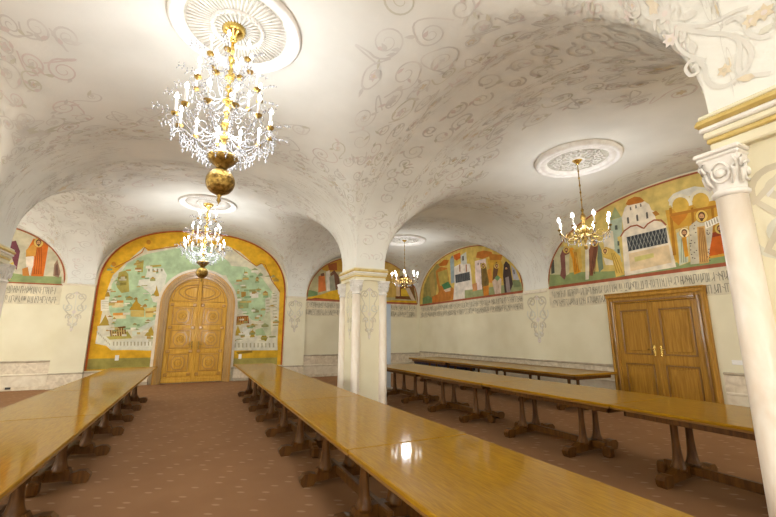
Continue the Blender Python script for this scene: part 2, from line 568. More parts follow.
for nave, kind, x0, x1, y0, y1, f in paint_jobs:     # painted vine scrolls
    if kind in ('back',) or (nave == 'left' and kind != 'far'): continue
    F = vault_frame(x0, x1, y0, y1, f, kind == 'strip')
    rng = random.Random(hash((nave, kind)) % 1 + len(nave) * 31 + len(kind))
    random.seed(len(nave) * 31 + len(kind) * 7)
    big = 1.0
    pts, tries = [], 0
    want = 80 if kind == 'strip' else 460
    while len(pts) < want and tries < 9000:
        tries += 1
        p, q = random.uniform(-3.85, 3.85), random.uniform(-3.85, 3.85)
        if kind == 'strip':
            q = random.uniform(-3.3, 3.3)
            if abs(p) < 1.2: continue
        elif math.hypot(p, q) < 1.55 + .25 * math.sin(4 * math.atan2(q, p)): continue
        r = random.uniform(.12, .25) if max(abs(p), abs(q)) < 2.3 else random.uniform(.10, .19)
        # the groins (diagonals) carry the densest scrolls
        if all(math.hypot(p - a, (q - b)) > (r + c) * 1.02 for a, b, c in pts): pts.append((p, q, r))
    for i, (p, q, r) in enumerate(pts):
        sg = random.choice((1, -1)); a0 = random.random() * 6.28
        m = M['vine'] if random.random() < .8 else random.choice((M['vine_green'], M['vine_rose']))
        sp_ = spiral_pts(p, q, r, random.uniform(1.3, 1.9), a0, sg, 34, .16)
        ribbon(ceil, sp_, [.008 + .018 * (k / 34) for k in range(35)], m, F)
        # tendril to the nearest neighbour
        best = min(((math.hypot(a - p, b - q), a, b, c) for a, b, c in pts if (a, b) != (p, q)), default=None)
        e = sp_[-1]
        if best and best[0] < 1.0:
            d = best[0]; ux, uy = (best[1] - p) / d, (best[2] - q) / d
            tgt = (best[1] - ux * best[3] - uy * .05, best[2] - uy * best[3] + ux * .05)
            t0 = (-sg * math.sin(a0), sg * math.cos(a0))
            c1 = (e[0] + (sp_[-1][0] - sp_[-3][0]) * 3, e[1] + (sp_[-1][1] - sp_[-3][1]) * 3)
            ribbon(ceil, [((1 - t) ** 2 * e[0] + 2 * t * (1 - t) * c1[0] + t * t * tgt[0], (1 - t) ** 2 * e[1] + 2 * t * (1 - t) * c1[1] + t * t * tgt[1]) for t in [k / 8 for k in range(9)]], .02, m, F)
        for k in range(random.randint(2, 5)):
            w = sp_[random.randint(12, 34)]
            patch(ceil, leaf_poly(w[0], w[1], random.random() * 6.28, random.uniform(.08, .15), random.uniform(.035, .06)), random.choice([M['vine'], M['vine'], M['vine_green'], M['vine_rose']]), F, depth=.003)
        if random.random() < .5:
            flower(ceil, p, q, random.uniform(.045, .08), random.choice((M['vine_rose'], M['vine'], M['vine'], M['vine_ochre'])), F, random.choice((M['vine_ochre'], M['vine'])), random.choice((4, 5, 6)))
    if kind != 'strip':                              # larger blossoms and birds in the corner webs
        for k in range(14):
            s1, s2 = random.choice((1, -1)), random.choice((1, -1))
            p, q = s1 * random.uniform(1.9, 3.3), s2 * random.uniform(1.9, 3.3)
            flower(ceil, p, q, random.uniform(.10, .17), random.choice((M['vine_ochre'], M['vine_rose'], M['vine'])), F, M['vine'], 5, .004)
            for j in range(4):
                patch(ceil, leaf_poly(p, q, random.random() * 6.28, random.uniform(.2, .34), .09), random.choice((M['vine_green'], M['vine'])), F, depth=.0035)
random.seed(77)
for kind, y0, y1 in bays:
    if kind in ('strip', 'back'): continue
    for sx in (1, -1):
        if sx < 0 and kind == 'near': continue
        def F(p, q, depth, y0=y0, y1=y1, sx=sx):
            v = sup(max(-.999, min(.999, p / 4.0))); t = max(0, min(1, q / .68))
            zz = spow(v, 2.2) * 1.86
            return Vector((sx * (P0 + q), (y0 + y1) / 2 + v * (y1 - y0) / 2, SPR + zz - depth - .003))
        pts = []
        for _ in range(900):
            p, q, r = random.uniform(-3.9, 3.9), random.uniform(.14, .54), random.uniform(.11, .2)
            if q - r < 0: r = q
            if all(math.hypot(p - a, q - b) > (r + c) for a, b, c in pts): pts.append((p, q, r))
        for p, q, r in pts:
            sp_ = spiral_pts(p, q, r, 1.6, random.random() * 6.28, random.choice((1, -1)), 34, .16)
            ribbon(ceil, sp_, [.008 + .018 * (k / 34) for k in range(35)], M['vine'], F)
            for k in range(3):
                w = sp_[random.randint(12, 34)]
                patch(ceil, leaf_poly(w[0], w[1], random.random() * 6.28, .1, .045), random.choice([M['vine'], M['vine_green'], M['vine_rose']]), F, depth=.003)
# large flowering scroll on the vault foot above the near pier
def foot_F(y, z, depth):
    h = max(.0, min(.999, (z - SPR) / 2.09))
    return Vector((P0 * (1 - h ** 2.45) ** (1 / 2.45) - .004 - depth, y, z))


def on_foot(cx, cy):
    px, py = 640 + cx / 3.98, cy / 3.98
    x = 2.9
    for _ in range(12):
        y, z = on_right(px, py, x)
        x = foot_F(y, z, 0).x
    return y, z


def foot_line(pts, w, mat):
    P = [on_foot(*p) for p in pts]
    Q = []
    for i in range(len(P) - 1):                      # smooth the run of points
        a, b, c, d = P[max(i - 1, 0)], P[i], P[i + 1], P[min(i + 2, len(P) - 1)]
        for k in range(5):
            t = k / 5
            Q.append(tuple(.5 * (2 * b[j] + (c[j] - a[j]) * t + (2 * a[j] - 5 * b[j] + 4 * c[j] - d[j]) * t * t + (3 * b[j] - a[j] - 3 * c[j] + d[j]) * t ** 3) for j in (0, 1)))
    ribbon(ceil, Q + [P[-1]], w, mat, foot_F)


foot_line([(150, 110), (200, 122), (280, 132), (360, 140), (420, 170), (445, 215), (432, 260), (400, 300), (350, 338), (300, 345), (265, 315), (255, 270), (235, 240)], .028, M['vine_light'])
foot_line([(390, 150), (398, 200), (392, 250), (402, 300), (450, 300), (520, 292)], .028, M['vine_light'])
foot_line([(235, 240), (200, 245), (182, 275), (200, 300), (228, 290), (225, 265), (208, 266)], .022, M['vine_light'])
foot_line([(150, 110), (145, 165), (170, 205), (215, 228), (262, 240)], .022, M['vine_light'])
foot_line([(150, 100), (240, 105), (310, 80), (380, 45), (430, 30)], .024, M['vine_light'])
foot_line([(340, 95), (380, 72), (410, 85), (430, 130), (480, 150), (520, 140)], .026, M['vine_light'])
for cx, cy, r, m1, m2 in ((120, 160, .085, 'vine_rose', 'vine_ochre'), (100, 55, .11, 'vine', 'vine_rose'), (445, 82, .085, 'vine_ochre', 'vine_rose'), (495, 50, .09, 'vine_ochre', 'vine_rose'), (338, 280, .075, 'vine_ochre', 'orn')):
    flower(ceil, *on_foot(cx, cy), r * .6, M[m1], foot_F, M[m2], 6, .003)
for cx, cy, ang, l, mm in ((460, 305, .4, .10, 'vine_ochre'), (215, 215, 1.6, .11, 'vine_light'), (160, 175, 2.4, .08, 'vine_light'), (80, 70, .6, .10, 'vine_light'), (230, 45, .2, .12, 'vine_light'), (470, 140, 2.9, .09, 'vine_green')):
    patch(ceil, leaf_poly(*on_foot(cx, cy), ang, l, l * .45), M[mm], foot_F, depth=.003)
o = ceil.build('ceiling')
tag(o, 'white plaster groin vault painted with pale grey vine scrolls', 'ceiling', kind='structure')

# ------------------------------------------------------------------ floor and walls
fl = MB()
fl.box(XL - .2, XR + .2, BACK - .2, END + .2, -.12, 0, M['carpet'])
tag(fl.build('floor'), 'reddish brown carpet with small pale flecks', 'floor', kind='structure')


def wall_mesh(name, x0, x1, y0, y1):
    w = MB()
    w.box(x0, x1, y0, y1, 0, 5.6, M['wall'])
    return w


w = wall_mesh('wall_north', XL - .2, XR + .2, END, END + .2)
tag(w.build('wall_north'), 'cream end wall with the arched door', 'wall', kind='structure')
w = wall_mesh('wall_east', XR, XR + .2, BACK, END)
FE = lambda u, v, d: (XR - d, u, v)
w.box(XR - .035, XR, Q0 + .02, Q1 + .04, 2.68, 2.76, M['marble_pale'], bev=.01)
ornament(w, 8.12, 1.30, 2.62, .33, FE)
tag(w.build('wall_east'), 'long cream side wall with painted arches and the brown door', 'wall', kind='structure')
w = wall_mesh('wall_west', XL - .2, XL, BACK, END)
tag(w.build('wall_west'), 'long cream side wall across the hall', 'wall', kind='structure')
w = wall_mesh('wall_south', XL - .2, XR + .2, BACK - .2, BACK)
tag(w.build('wall_south'), 'cream wall behind the camera', 'wall', kind='structure')


# glowing framed panes added as fill light in the unseen walls
dw = new_mat('fill_light_pane')
dw[2].inputs['Base Color'].default_value = (0.9, 0.95, 1, 1)
dw[2].inputs['Emission Color'].default_value = (1.0, 0.98, 0.90, 1)
dw[2].inputs['Emission Strength'].default_value = FILL_GLOW
for k, (x, y, rz) in enumerate(((-6.1, BACK, 0), (0, BACK, 0), (6.1, BACK, 0), (XL, 11.6, -PI / 2), (XL, 4.4, -PI / 2), (XL, -2.8, -PI / 2))):
    wn = thing('fill_window_%d' % (k + 1), 'tall glowing pane added for fill light, unseen behind or beside the camera', 'fill_window', (x, y, 0), rz, kind='structure')
    m = MB(); m.box(-.95, .95, .015, .03, 1.1, 3.3, dw[0]); m.build('pane', wn)
    m = MB()
    for a, b, c, e in ((-1.06, -.94, 1.0, 3.4), (.94, 1.06, 1.0, 3.4), (-.94, .94, 1.0, 1.1), (-.94, .94, 3.3, 3.4), (-.03, .03, 1.1, 3.3), (-.94, -.03, 2.45, 2.51), (.03, .94, 2.45, 2.51)):
        m.box(a, b, .005, .08, c, e, M['white'], bev=.01)
    m.build('frame', wn)


def wainscot(name, F, u0, u1, zr, zl):
    """stone dado along a wall run: plinth, lower rail, marble panel, chair rail.  F(u, depth, z)"""
    m = MB()
    def bar(d, z0, z1, mat, b=0.0):
        a, c = F(u0, 0, z0), F(u1, d, z1)
        m.box(min(a[0], c[0]), max(a[0], c[0]), min(a[1], c[1]), max(a[1], c[1]), z0, z1, mat, bev=b)
    bar(.035, 0, .10, M['marble'])
    bar(.022, .10, zl - .05, M['marble_pale'])
    bar(.045, zl - .05, zl, M['marble_pale'], .012)
    bar(.018, zl, zr - .05, M['marble'])
    bar(.055, zr - .05, zr, M['rail'], .014)
    return m


FN = lambda u, d, z: (u, END - d, z)
FX = lambda u, d, z: (XR - d, u, z)
runs = [('baseboard_north', 3.60, XR, .80, .44), ('baseboard_north', XL, -3.66, .80, .44)]
for nm, a, b, zr, zl in runs:
    tag(wainscot(nm, FN, a, b, zr, zl).build(nm), 'beige marble dado with a stone rail on the end wall', 'dado', kind='structure')
for a, b in ((5.97, END - .05), (BACK, 3.92)):
    tag(wainscot('baseboard_east', FX, a, b, .86, .52).build('baseboard_east'), 'beige marble dado with a stone rail on the side wall', 'dado', kind='structure')


# end wall pilasters either side of the arched mural
def end_pilaster(u0, u1, ztop):
    m = MB()
    d = .11
    m.box(u0, u1, END - d, END, 0, ztop, M['wall'])
    m.box(u0 - .015, u1 + .015, END - d - .03, END, ztop - .055, ztop, M['marble_pale'], bev=.012)
    m.box(u0 - .01, u1 + .01, END - d - .03, END, .40, .44, M['rail'], bev=.01)
    m.box(u0 - .008, u1 + .008, END - d - .012, END, 0, .40, M['marble'], bev=.005)
    ornament(m, (u0 + u1) / 2 - .03, 1.62, 2.80, .24, lambda u, v, dd: (u, END - d - dd, v))
    return m


tag(end_pilaster(2.90, 3.62, 2.93).build('trim_1'), 'cream pilaster with a painted scroll, pillar side of the mural', 'pilaster', kind='structure')
tag(end_pilaster(-3.70, -2.90, 3.03).build('trim_2'), 'cream pilaster with a painted scroll, left of the mural', 'pilaster', kind='structure')


# ------------------------------------------------------------------ pillars
def make_pillar(x0, x1, y0, y1, label, faces, osz=.19):
    xc, yc = (x0 + x1) / 2, (y0 + y1) / 2
    root = thing('pillar', label, 'pillar', (xc, yc, 0), kind='structure')
    hx, hy = (x1 - x0) / 2, (y1 - y0) / 2
    b = MB()
    i = .045
    b.box(-hx + i, hx - i, -hy + i, hy - i, 0, 2.78, M['wall'])
    fr = {'front': lambda u, v, d: (u, -hy + i - d, v), 'left': lambda u, v, d: (-hx + i - d, u, v), 'right': lambda u, v, d: (hx - i + d, u, v)}
    for fc in faces: ornament(b, 0, 1.42, 2.52, osz, fr[fc])
    b.build('shaft', root)
    pl = MB()
    pl.box(-hx - .0, hx + .0, -hy - .0, hy + .0, 0, .12, M['marble_pale'], bev=.03)
    pl.build('plinth', root)
    c = MB()
    e = .0
    c.box(-hx - .02, hx + .02, -hy - .02, hy + .02, 2.66, 2.73, M['wall'], bev=.01)
    c.box(-hx - .03, hx + .03, -hy - .03, hy + .03, 2.73, 2.765, M['gilt'], bev=.008)
    c.box(-hx - .04, hx + .04, -hy - .04, hy + .04, 2.765, 2.81, M['wall'], bev=.01)
    c.box(-hx - .055, hx + .055, -hy - .055, hy + .055, 2.81, 2.845, M['stone'], bev=.01)
    c.box(-hx - .07, hx + .07, -hy - .07, hy + .07, 2.845, 2.90, M['gilt'], bev=.018)
    c.box(-hx - .05, hx + .05, -hy - .05, hy + .05, 2.90, 2.93, M['wall'], bev=.008)
    c.build('cornice', root)
    col = MB()
    col.lathe([(.100, .0), (.100, .08), (.092, .10), (.096, .13), (.090, .16), (.088, 1.2), (.082, 2.36)], M['rose_marble'], 22)
    sh = col.build('colonnette', root)
    cap = MB()
    cap.lathe([(.082, 2.355), (.098, 2.37), (.098, 2.385), (.084, 2.40)], M['stone'], 22)
    # bell: round below, square above
    v, f, n, rows = [], [], 24, 6
    for j in range(rows + 1):
        t = j / rows
        for k in range(n):
            a = 2 * PI * k / n + PI / 4
            r = .084 + .026 * t ** 1.3
            sq = r / max(abs(math.cos(a)), abs(math.sin(a)))
            rr = r * (1 - t) + (sq * .97) * t
            v.append((rr * math.cos(a), rr * math.sin(a), 2.40 + .20 * t))
    for j in range(rows):
        for k in range(n):
            f.append((j * n + k, j * n + (k + 1) % n, (j + 1) * n + (k + 1) % n, (j + 1) * n + k))
    cap.add(v, f, M['stone'], smooth=True)
    for k in range(4):                               # carved medallion and leaves on each side of the bell
        T = Matrix.Rotation(k * PI / 2, 4, 'Z')
        ring = [(.100 + .006 * math.sin(t), .046 * math.cos(t), 2.505 + .062 * math.sin(t)) for t in [2 * PI * q / 18 for q in range(19)]]
        cap.tube(ring, .009, M['stone'], 6, T=T)
        cap.lathe([(.0, -.012), (.022, -.008), (.032, 0), (.022, .010), (0, .014)], M['stone'], 10, T=T @ Matrix.Translation((.100, 0, 2.50)) @ Matrix.Rotation(PI / 2, 4, 'Y'))
        for s in (1, -1):
            cap.tube([(.088, s * .050, 2.42), (.096, s * .068, 2.46), (.102, s * .074, 2.50), (.106, s * .062, 2.53)], [.006, .010, .010, .004], M['stone'], 6, T=T)
            cap.tube([(.102, s * .078, 2.52), (.110, s * .092, 2.56), (.112, s * .078, 2.585)], [.008, .010, .005], M['stone'], 6, T=T)
    cap.box(-.116, .116, -.116, .116, 2.60, 2.63, M['stone'], bev=.01)
    cap.box(-.124, .124, -.124, .124, 2.63, 2.66, M['stone'], bev=.008)
    cp = cap.build('capital', sh)
    tag(sh, 'rose marble corner shaft'); tag(cp, 'carved white stone capital')
    k = .03
    for n_, (sx, sy) in enumerate(((-1, -1), (1, -1), (-1, 1), (1, 1))):
        c_ = sh if n_ == 0 else copy_tree(sh, root)
        c_.location = (sx * (hx - k), sy * (hy - k), 0)
    return root


make_pillar(P0, P1, Q0, Q1, 'square cream pillar with rose corner shafts in the middle of the hall', ('front', 'left'))
make_pillar(P0, P1, R0, R1, 'near pier at the right edge with carved white capital', ('left',), .31)
make_pillar(-P1, -P0, Q0, Q1, 'matching cream pillar at the left edge of the hall', ('front',))
make_pillar(-P1, -P0, R0, R1, 'matching near pier beyond the left edge', ())


# ------------------------------------------------------------------ wall paintings
PT = M['paint']


def arch_outline(u0, u1, zb, zs, zt, n=40, NX=2.2):
    a, c = (u1 - u0) / 2, (u0 + u1) / 2
    top = []
    for i in range(n + 1):
        th = PI * i / n
        cx, sx = math.cos(th), math.sin(th)
        top.append((c + a * math.copysign(abs(cx) ** (2 / NX), cx), zs + (zt - zs) * sx ** (2 / NX)))
    pts = ([(u1, zb)] if zb < zs - 1e-3 else []) + top + ([(u0, zb)] if zb < zs - 1e-3 else [])
    return pts


class Fresco:
    """flat paint laid in thin coats on a wall; shapes outside the arch are trimmed to it"""
    def __init__(s, F, proj, outline, base, line=(160, 92, 62), lw=.04, closed=True):
        s.closed = closed
        s.mb = MB(); s.F = F; s.proj = proj; s.out = outline; s.k = 0
        s.n = 0
        patch(s.mb, outline, PT, F, srgb(*base), .006)
        s.c0 = (sum(p[0] for p in outline) / len(outline), sum(p[1] for p in outline) / len(outline))
        s.line, s.lw = line, lw
        # a low pad so the coat of paint is a solid, not a sheet
        n = len(outline)
        s.mb.add([F(u, v, .006) for u, v in outline] + [F(u, v, .001) for u, v in outline], [(i, (i + 1) % n, (i + 1) % n + n, i + n) for i in range(n)], PT, col=srgb(*base))

    def d(s):
        s.k += 1
        return .006 + .00008 * s.k

    def clip(s, poly):
        # trim against the (convex) outline
        out = s.out
        area = sum(out[i][0] * out[(i + 1) % len(out)][1] - out[(i + 1) % len(out)][0] * out[i][1] for i in range(len(out)))
        sg = 1 if area > 0 else -1
        res = list(poly)
        for i in range(len(out)):
            a, b = out[i], out[(i + 1) % len(out)]
            if math.hypot(a[0] - b[0], a[1] - b[1]) < 1e-6: continue
            side = lambda p: sg * ((b[0] - a[0]) * (p[1] - a[1]) - (b[1] - a[1]) * (p[0] - a[0]))
            new = []
            for j in range(len(res)):
                p, q = res[j], res[(j + 1) % len(res)]
                sp_, sq = side(p), side(q)
                if sp_ >= 0: new.append(p)
                if (sp_ >= 0) != (sq >= 0):
                    t = sp_ / (sp_ - sq)
                    new.append((p[0] + t * (q[0] - p[0]), p[1] + t * (q[1] - p[1])))
            res = new
            if len(res) < 3: return []
        return res

    def metric(s, poly, col):
        poly = s.clip(poly)
        if len(poly) >= 3: patch(s.mb, poly, PT, s.F, srgb(*col), s.d())

    def poly(s, px, col):
        s.metric([s.proj(*p) for p in px], col)

    def zoom(s, ox, oy, k, pts, col):
        s.poly([(ox + x / k, oy + y / k) for x, y in pts], col)

    def zoomer(s, ox, oy, k):
        return lambda pts, col: s.zoom(ox, oy, k, pts, col)

    def zdisc(s, ox, oy, k, c, r, col, n=18, sy=1.0):
        s.zoom(ox, oy, k, [(c[0] + r * math.cos(2 * PI * i / n), c[1] + sy * r * math.sin(2 * PI * i / n)) for i in range(n)], col)

    def head(s, ox, oy, k, c, r, halo=None, hair=(104, 72, 48), beard=True):
        if halo:
            s.zdisc(ox, oy, k, c, r * 1.9, (176, 120, 50)); s.zdisc(ox, oy, k, c, r * 1.75, halo)
        s.zdisc(ox, oy, k, (c[0], c[1] - r * .12), r * 1.02, hair, sy=1.15)
        s.zdisc(ox, oy, k, (c[0], c[1] + r * .12), r * .72, (206, 158, 112), sy=1.2)
        if beard: s.zoom(ox, oy, k, [(c[0] - r * .62, c[1] + r * .55), (c[0] + r * .62, c[1] + r * .5), (c[0] + r * .3, c[1] + r * 1.45), (c[0] - r * .2, c[1] + r * 1.5)], hair)
        for e in (-.28, .28): s.zdisc(ox, oy, k, (c[0] + e * r, c[1] + r * .02), r * .11, (70, 48, 36), n=8)
        s.zline(ox, oy, k, [(c[0], c[1] + r * .05), (c[0] - r * .06, c[1] + r * .36)], .006, (140, 96, 62))

    def folds(s, ox, oy, k, top, bottom, half, n, col, w=.018):
        for i in range(n):
            t = (i + .5) / n * 2 - 1
            s.zline(ox, oy, k, [(top[0] + t * half * .55, top[1]), ((top[0] + bottom[0]) / 2 + t * half * .9, (top[1] + bottom[1]) / 2), (bottom[0] + t * half, bottom[1])], w, col)

    def zline(s, ox, oy, k, pts, w, col):
        ribbon(s.mb, [s.proj(ox + x / k, oy + y / k) for x, y in pts], w, PT, s.F, srgb(*col), s.d())

    def finish(s, name, label, cat, open_base=True):
        pts = s.out
        ribbon(s.mb, pts, s.lw, PT, s.F, srgb(*s.line), s.d() + .001, closed=s.closed)
        return tag(s.mb.build(name), label, cat)


FRN = lambda u, v, d: (u, END - d, v)
FRE = lambda u, v, d: (XR - d, u, v)

# --- great mural round the arched door
mu = Fresco(FRN, on_end, arch_outline(-2.86, 2.84, .47, 2.90, 5.02, NX=2.45), (222, 172, 44), (170, 88, 40), .055, False)
mu.poly([(96, 345), (101, 318), (106, 293), (113, 275), (128, 261), (144, 247), (148, 251), (166, 247), (200, 243), (228, 246), (240, 252), (256, 266), (262, 264), (272, 279), (279.5, 293), (278.5, 320), (277, 349), (232, 350), (156, 351), (115, 349), (106, 342)], (212, 206, 178))
mu.poly([(112, 284), (128, 263), (144, 255), (152, 253), (184, 247), (210, 247), (229, 262), (231, 266), (247, 267), (262, 278), (273, 293), (268, 306), (262, 322), (252, 320), (236, 305), (233, 290), (226, 275), (171, 281), (163, 291), (159, 306), (157, 318), (140, 330), (115, 328), (108, 306)], (176, 199, 158))
mu.poly([(148, 268), (163, 268), (167, 275), (164, 289), (159, 303), (153, 302), (150, 293), (146, 290), (143, 287), (138, 285), (139, 280), (145, 279)], (218, 217, 200))
z = mu.zoomer(80, 225, 5.17)
for p in ([(200, 245), (235, 235), (250, 255), (255, 345), (215, 352), (190, 320)], [(290, 190), (330, 182), (325, 245), (295, 240)]): z(p, (172, 160, 82))
for p in ([(195, 268), (245, 262), (245, 276), (195, 280)], [(205, 300), (240, 296), (240, 310), (205, 314)]): z(p, (140, 128, 60))
z([(170, 390), (225, 390), (225, 402), (170, 404)], (206, 140, 60)); z([(165, 404), (226, 404), (226, 425), (165, 428)], (216, 200, 150))
z([(170, 455), (240, 452), (240, 466), (170, 468)], (214, 150, 66)); z([(172, 468), (238, 466), (238, 484), (172, 486)], (222, 208, 160))
z([(255, 440), (268, 415), (285, 395), (292, 370), (300, 400), (325, 420), (336, 442)], (178, 142, 44)); z([(262, 442), (332, 442), (332, 476), (262, 474)], (200, 176, 100))
z([(336, 430), (410, 424), (412, 474), (338, 478)], (206, 186, 116)); z([(340, 446), (408, 442), (408, 452), (340, 456)], (180, 140, 66))
z([(372, 372), (392, 335), (396, 310), (402, 335), (412, 368)], (186, 150, 50)); z([(376, 372), (410, 370), (408, 394), (378, 396)], (226, 220, 200))
z([(360, 210), (420, 205), (420, 214), (360, 220)], (180, 160, 70))
for a in (352, 374, 396, 418): z([(a, 226), (a + 9, 226), (a + 9, 240), (a, 240)], (150, 150, 120))
z([(128, 372), (143, 330), (156, 370)], (170, 135, 50)); z([(108, 388), (150, 384), (150, 440), (108, 445)], (222, 218, 200))
z([(112, 500), (132, 464), (150, 505)], (170, 135, 50))
for a in range(5): z([(112, 396 + a * 9), (148, 394 + a * 9), (148, 397 + a * 9), (112, 399 + a * 9)], (190, 182, 150))
z = mu.zoomer(80, 300, 5.745)
z([(300, 180), (380, 140), (450, 100), (452, 130), (380, 165), (330, 200), (300, 210)], (208, 214, 196))
z([(88, 250), (100, 180), (130, 150), (165, 200), (180, 240), (240, 235), (300, 225), (380, 215), (430, 200), (428, 284), (180, 288), (150, 262)], (214, 212, 192))
z([(170, 160), (262, 150), (266, 206), (176, 214)], (120, 84, 34))
for a in range(6): z([(178 + a * 14, 162), (184 + a * 14, 161), (188 + a * 14, 208), (182 + a * 14, 209)], (206, 180, 120))
z([(150, 210), (270, 205), (300, 220), (170, 228)], (176, 164, 84)); z([(255, 205), (270, 175), (300, 218)], (160, 150, 70))
z([(370, 206), (410, 152), (432, 206)], (176, 150, 56)); z([(376, 208), (430, 206), (428, 266), (372, 268)], (224, 222, 206))
z([(108, 148), (145, 96), (170, 146)], (166, 140, 56)); z([(100, 150), (168, 148), (166, 200), (104, 210)], (212, 208, 186))
for a in range(12): z([(190 + a * 20, 240), (198 + a * 20, 239), (198 + a * 20, 262), (190 + a * 20, 263)], (172, 166, 138))
for a in range(9): z([(96 + a * 9, 176 + a * 9), (101 + a * 9, 178 + a * 9), (101 + a * 9, 190 + a * 9), (96 + a * 9, 188 + a * 9)], (176, 168, 140))
z([(60, 250), (100, 252), (150, 268), (180, 292), (428, 290), (426, 330), (44, 336)], (212, 164, 38))
z([(30, 338), (430, 330), (426, 388), (24, 400)], (150, 140, 72)); z([(24, 400), (426, 388), (424, 410), (20, 420)], (196, 152, 44))
z = mu.zoomer(210, 225, 5.167)
z([(152, 350), (160, 300), (172, 262), (182, 250), (188, 300), (196, 350), (192, 420), (150, 420)], (176, 192, 152)); z([(172, 262), (178, 225), (184, 262)], (140, 150, 110))
z([(145, 400), (170, 385), (200, 395), (198, 430), (146, 432)], (150, 164, 112)); z([(160, 345), (186, 345), (184, 372), (162, 374)], (166, 130, 60))
z([(205, 350), (250, 345), (250, 375), (206, 380)], (226, 222, 206)); z([(285, 380), (310, 372), (312, 470), (288, 470)], (210, 204, 180)); z([(318, 350), (350, 352), (350, 470), (318, 470)], (214, 208, 186))
for a in range(8): z([(290, 385 + a * 16), (308, 384 + a * 16), (308, 391 + a * 16), (290, 392 + a * 16)], (178, 176, 146)); z([(324, 360 + a * 16), (345, 359 + a * 16), (345, 366 + a * 16), (324, 367 + a * 16)], (184, 180, 150))
z = mu.zoomer(210, 300, 5.744)
z([(140, 95), (220, 90), (224, 134), (138, 138)], (140, 80, 30))
for a in range(6): z([(146 + a * 13, 97), (152 + a * 13, 97), (152 + a * 13, 134), (146 + a * 13, 135)], (190, 140, 70))
z([(134, 210), (200, 205), (260, 195), (290, 225), (385, 210), (388, 288), (130, 290)], (216, 212, 190))
z([(140, 205), (160, 145), (182, 203)], (184, 156, 56)); z([(186, 158), (230, 150), (232, 205), (188, 208)], (224, 222, 208)); z([(228, 215), (246, 165), (258, 214)], (176, 150, 60))
z([(290, 218), (300, 204), (320, 202), (330, 218), (322, 236), (298, 236)], (146, 132, 34)); z([(300, 100), (345, 60), (352, 200), (306, 205)], (192, 196, 160)); z([(260, 170), (300, 160), (320, 200), (262, 205)], (166, 186, 140))
for a in range(11): z([(140 + a * 22, 248), (148 + a * 22, 247), (148 + a * 22, 272), (140 + a * 22, 273)], (174, 168, 138))
z([(128, 292), (390, 288), (386, 330), (126, 336)], (208, 166, 44)); z([(150, 298), (240, 290), (244, 302), (160, 310)], (150, 120, 40))
z([(126, 336), (386, 330), (384, 368), (124, 374)], (156, 146, 80)); z([(124, 374), (384, 368), (384, 384), (124, 390)], (196, 150, 60))
random.seed(11)
for _ in range(150):
    px, py = random.choice(((random.uniform(108, 158), random.uniform(262, 342)), (random.uniform(236, 276), random.uniform(272, 342))))
    if abs(px - 195) < 37: continue
    w_, h_ = random.uniform(1.2, 3.6), random.uniform(1.0, 2.6)
    c = random.choice(((224, 220, 202), (214, 208, 184), (188, 164, 96), (150, 150, 96), (140, 166, 120), (196, 190, 160), (176, 140, 70)))
    mu.poly([(px - w_, py), (px + w_, py - .2), (px + w_, py - h_), (px - w_, py - h_ + .2)], c)
    if random.random() < .45: mu.poly([(px - w_ * 1.1, py - h_), (px, py - h_ * 2), (px + w_ * 1.1, py - h_)], random.choice(((176, 146, 60), (158, 120, 60), (150, 160, 110))))
z = mu.zoomer(80, 225, 5.17)
for p, q in (((345, 80), (365, 100)), ((165, 190), (185, 215)), ((535, 60), (560, 80))):
    mu.zdisc(80, 225, 5.17, ((p[0] + q[0]) / 2, (p[1] + q[1]) / 2), 12, (190, 130, 40))
mu.zline(80, 225, 5.17, [(180, 222), (255, 184), (322, 142), (335, 116), (362, 132), (450, 118), (540, 104)], .03, (180, 110, 40))
mu.zline(210, 225, 5.167, [(115, 122), (180, 172), (240, 214), (262, 200), (284, 206), (320, 290), (360, 345)], .03, (180, 110, 40))
mu.finish('mural', 'great yellow bordered mural of a walled green town around the arched door', 'mural')

# --- lunette beside the brown door
lu = Fresco(FRE, on_right, arch_outline(1.24, 7.63, 2.79, 2.79, 4.66), (208, 184, 108))
A = (530, 170, 3.154); z = lu.zoomer(*A)
z([(50, 380), (56, 330), (150, 322), (300, 318), (460, 292), (660, 255), (660, 320), (50, 390)], (138, 152, 100))
z([(60, 330), (56, 290), (80, 250), (110, 240), (120, 330)], (186, 182, 146)); z([(66, 285), (76, 283), (78, 325), (68, 328)], (70, 74, 66))
z([(250, 160), (290, 148), (292, 205), (276, 212), (292, 290), (270, 292), (256, 205)], (172, 184, 160)); z([(252, 158), (268, 116), (288, 148)], (150, 160, 116))
z([(268, 175), (276, 174), (277, 188), (269, 189)], (90, 96, 86)); z([(276, 225), (282, 224), (283, 238), (277, 239)], (90, 96, 86)); z([(276, 250), (283, 249), (284, 262), (277, 263)], (90, 96, 86))
z([(228, 196), (262, 192), (268, 250), (236, 256)], (224, 212, 184))
z([(290, 206), (296, 190), (290, 150), (300, 118), (312, 108), (356, 96), (376, 108), (384, 126), (392, 130), (398, 160), (428, 168), (462, 306), (300, 334)], (228, 216, 194))
z([(302, 108), (310, 94), (330, 84), (348, 86), (362, 98), (352, 103), (312, 112)], (180, 112, 44))
z([(386, 134), (398, 128), (410, 140), (396, 146)], (176, 120, 50))
for a, b in ((306, 148), (335, 140), (366, 132)): z([(a, b + 4), (a + 3, b), (a + 6, b + 2), (a + 8, b + 20), (a + 2, b + 22)], (96, 92, 84))
for a, b in ((315, 118), (332, 112), (347, 107)): z([(a, b), (a + 4, b - 2), (a + 6, b + 8), (a + 1, b + 10)], (120, 110, 96))
lu.zline(*A, [(286, 210), (298, 192), (318, 178), (338, 174), (354, 182), (360, 184), (372, 170), (392, 158), (414, 158), (430, 174)], .035, (158, 92, 62))
z([(305, 212), (430, 182), (436, 230), (311, 257)], (62, 66, 70))
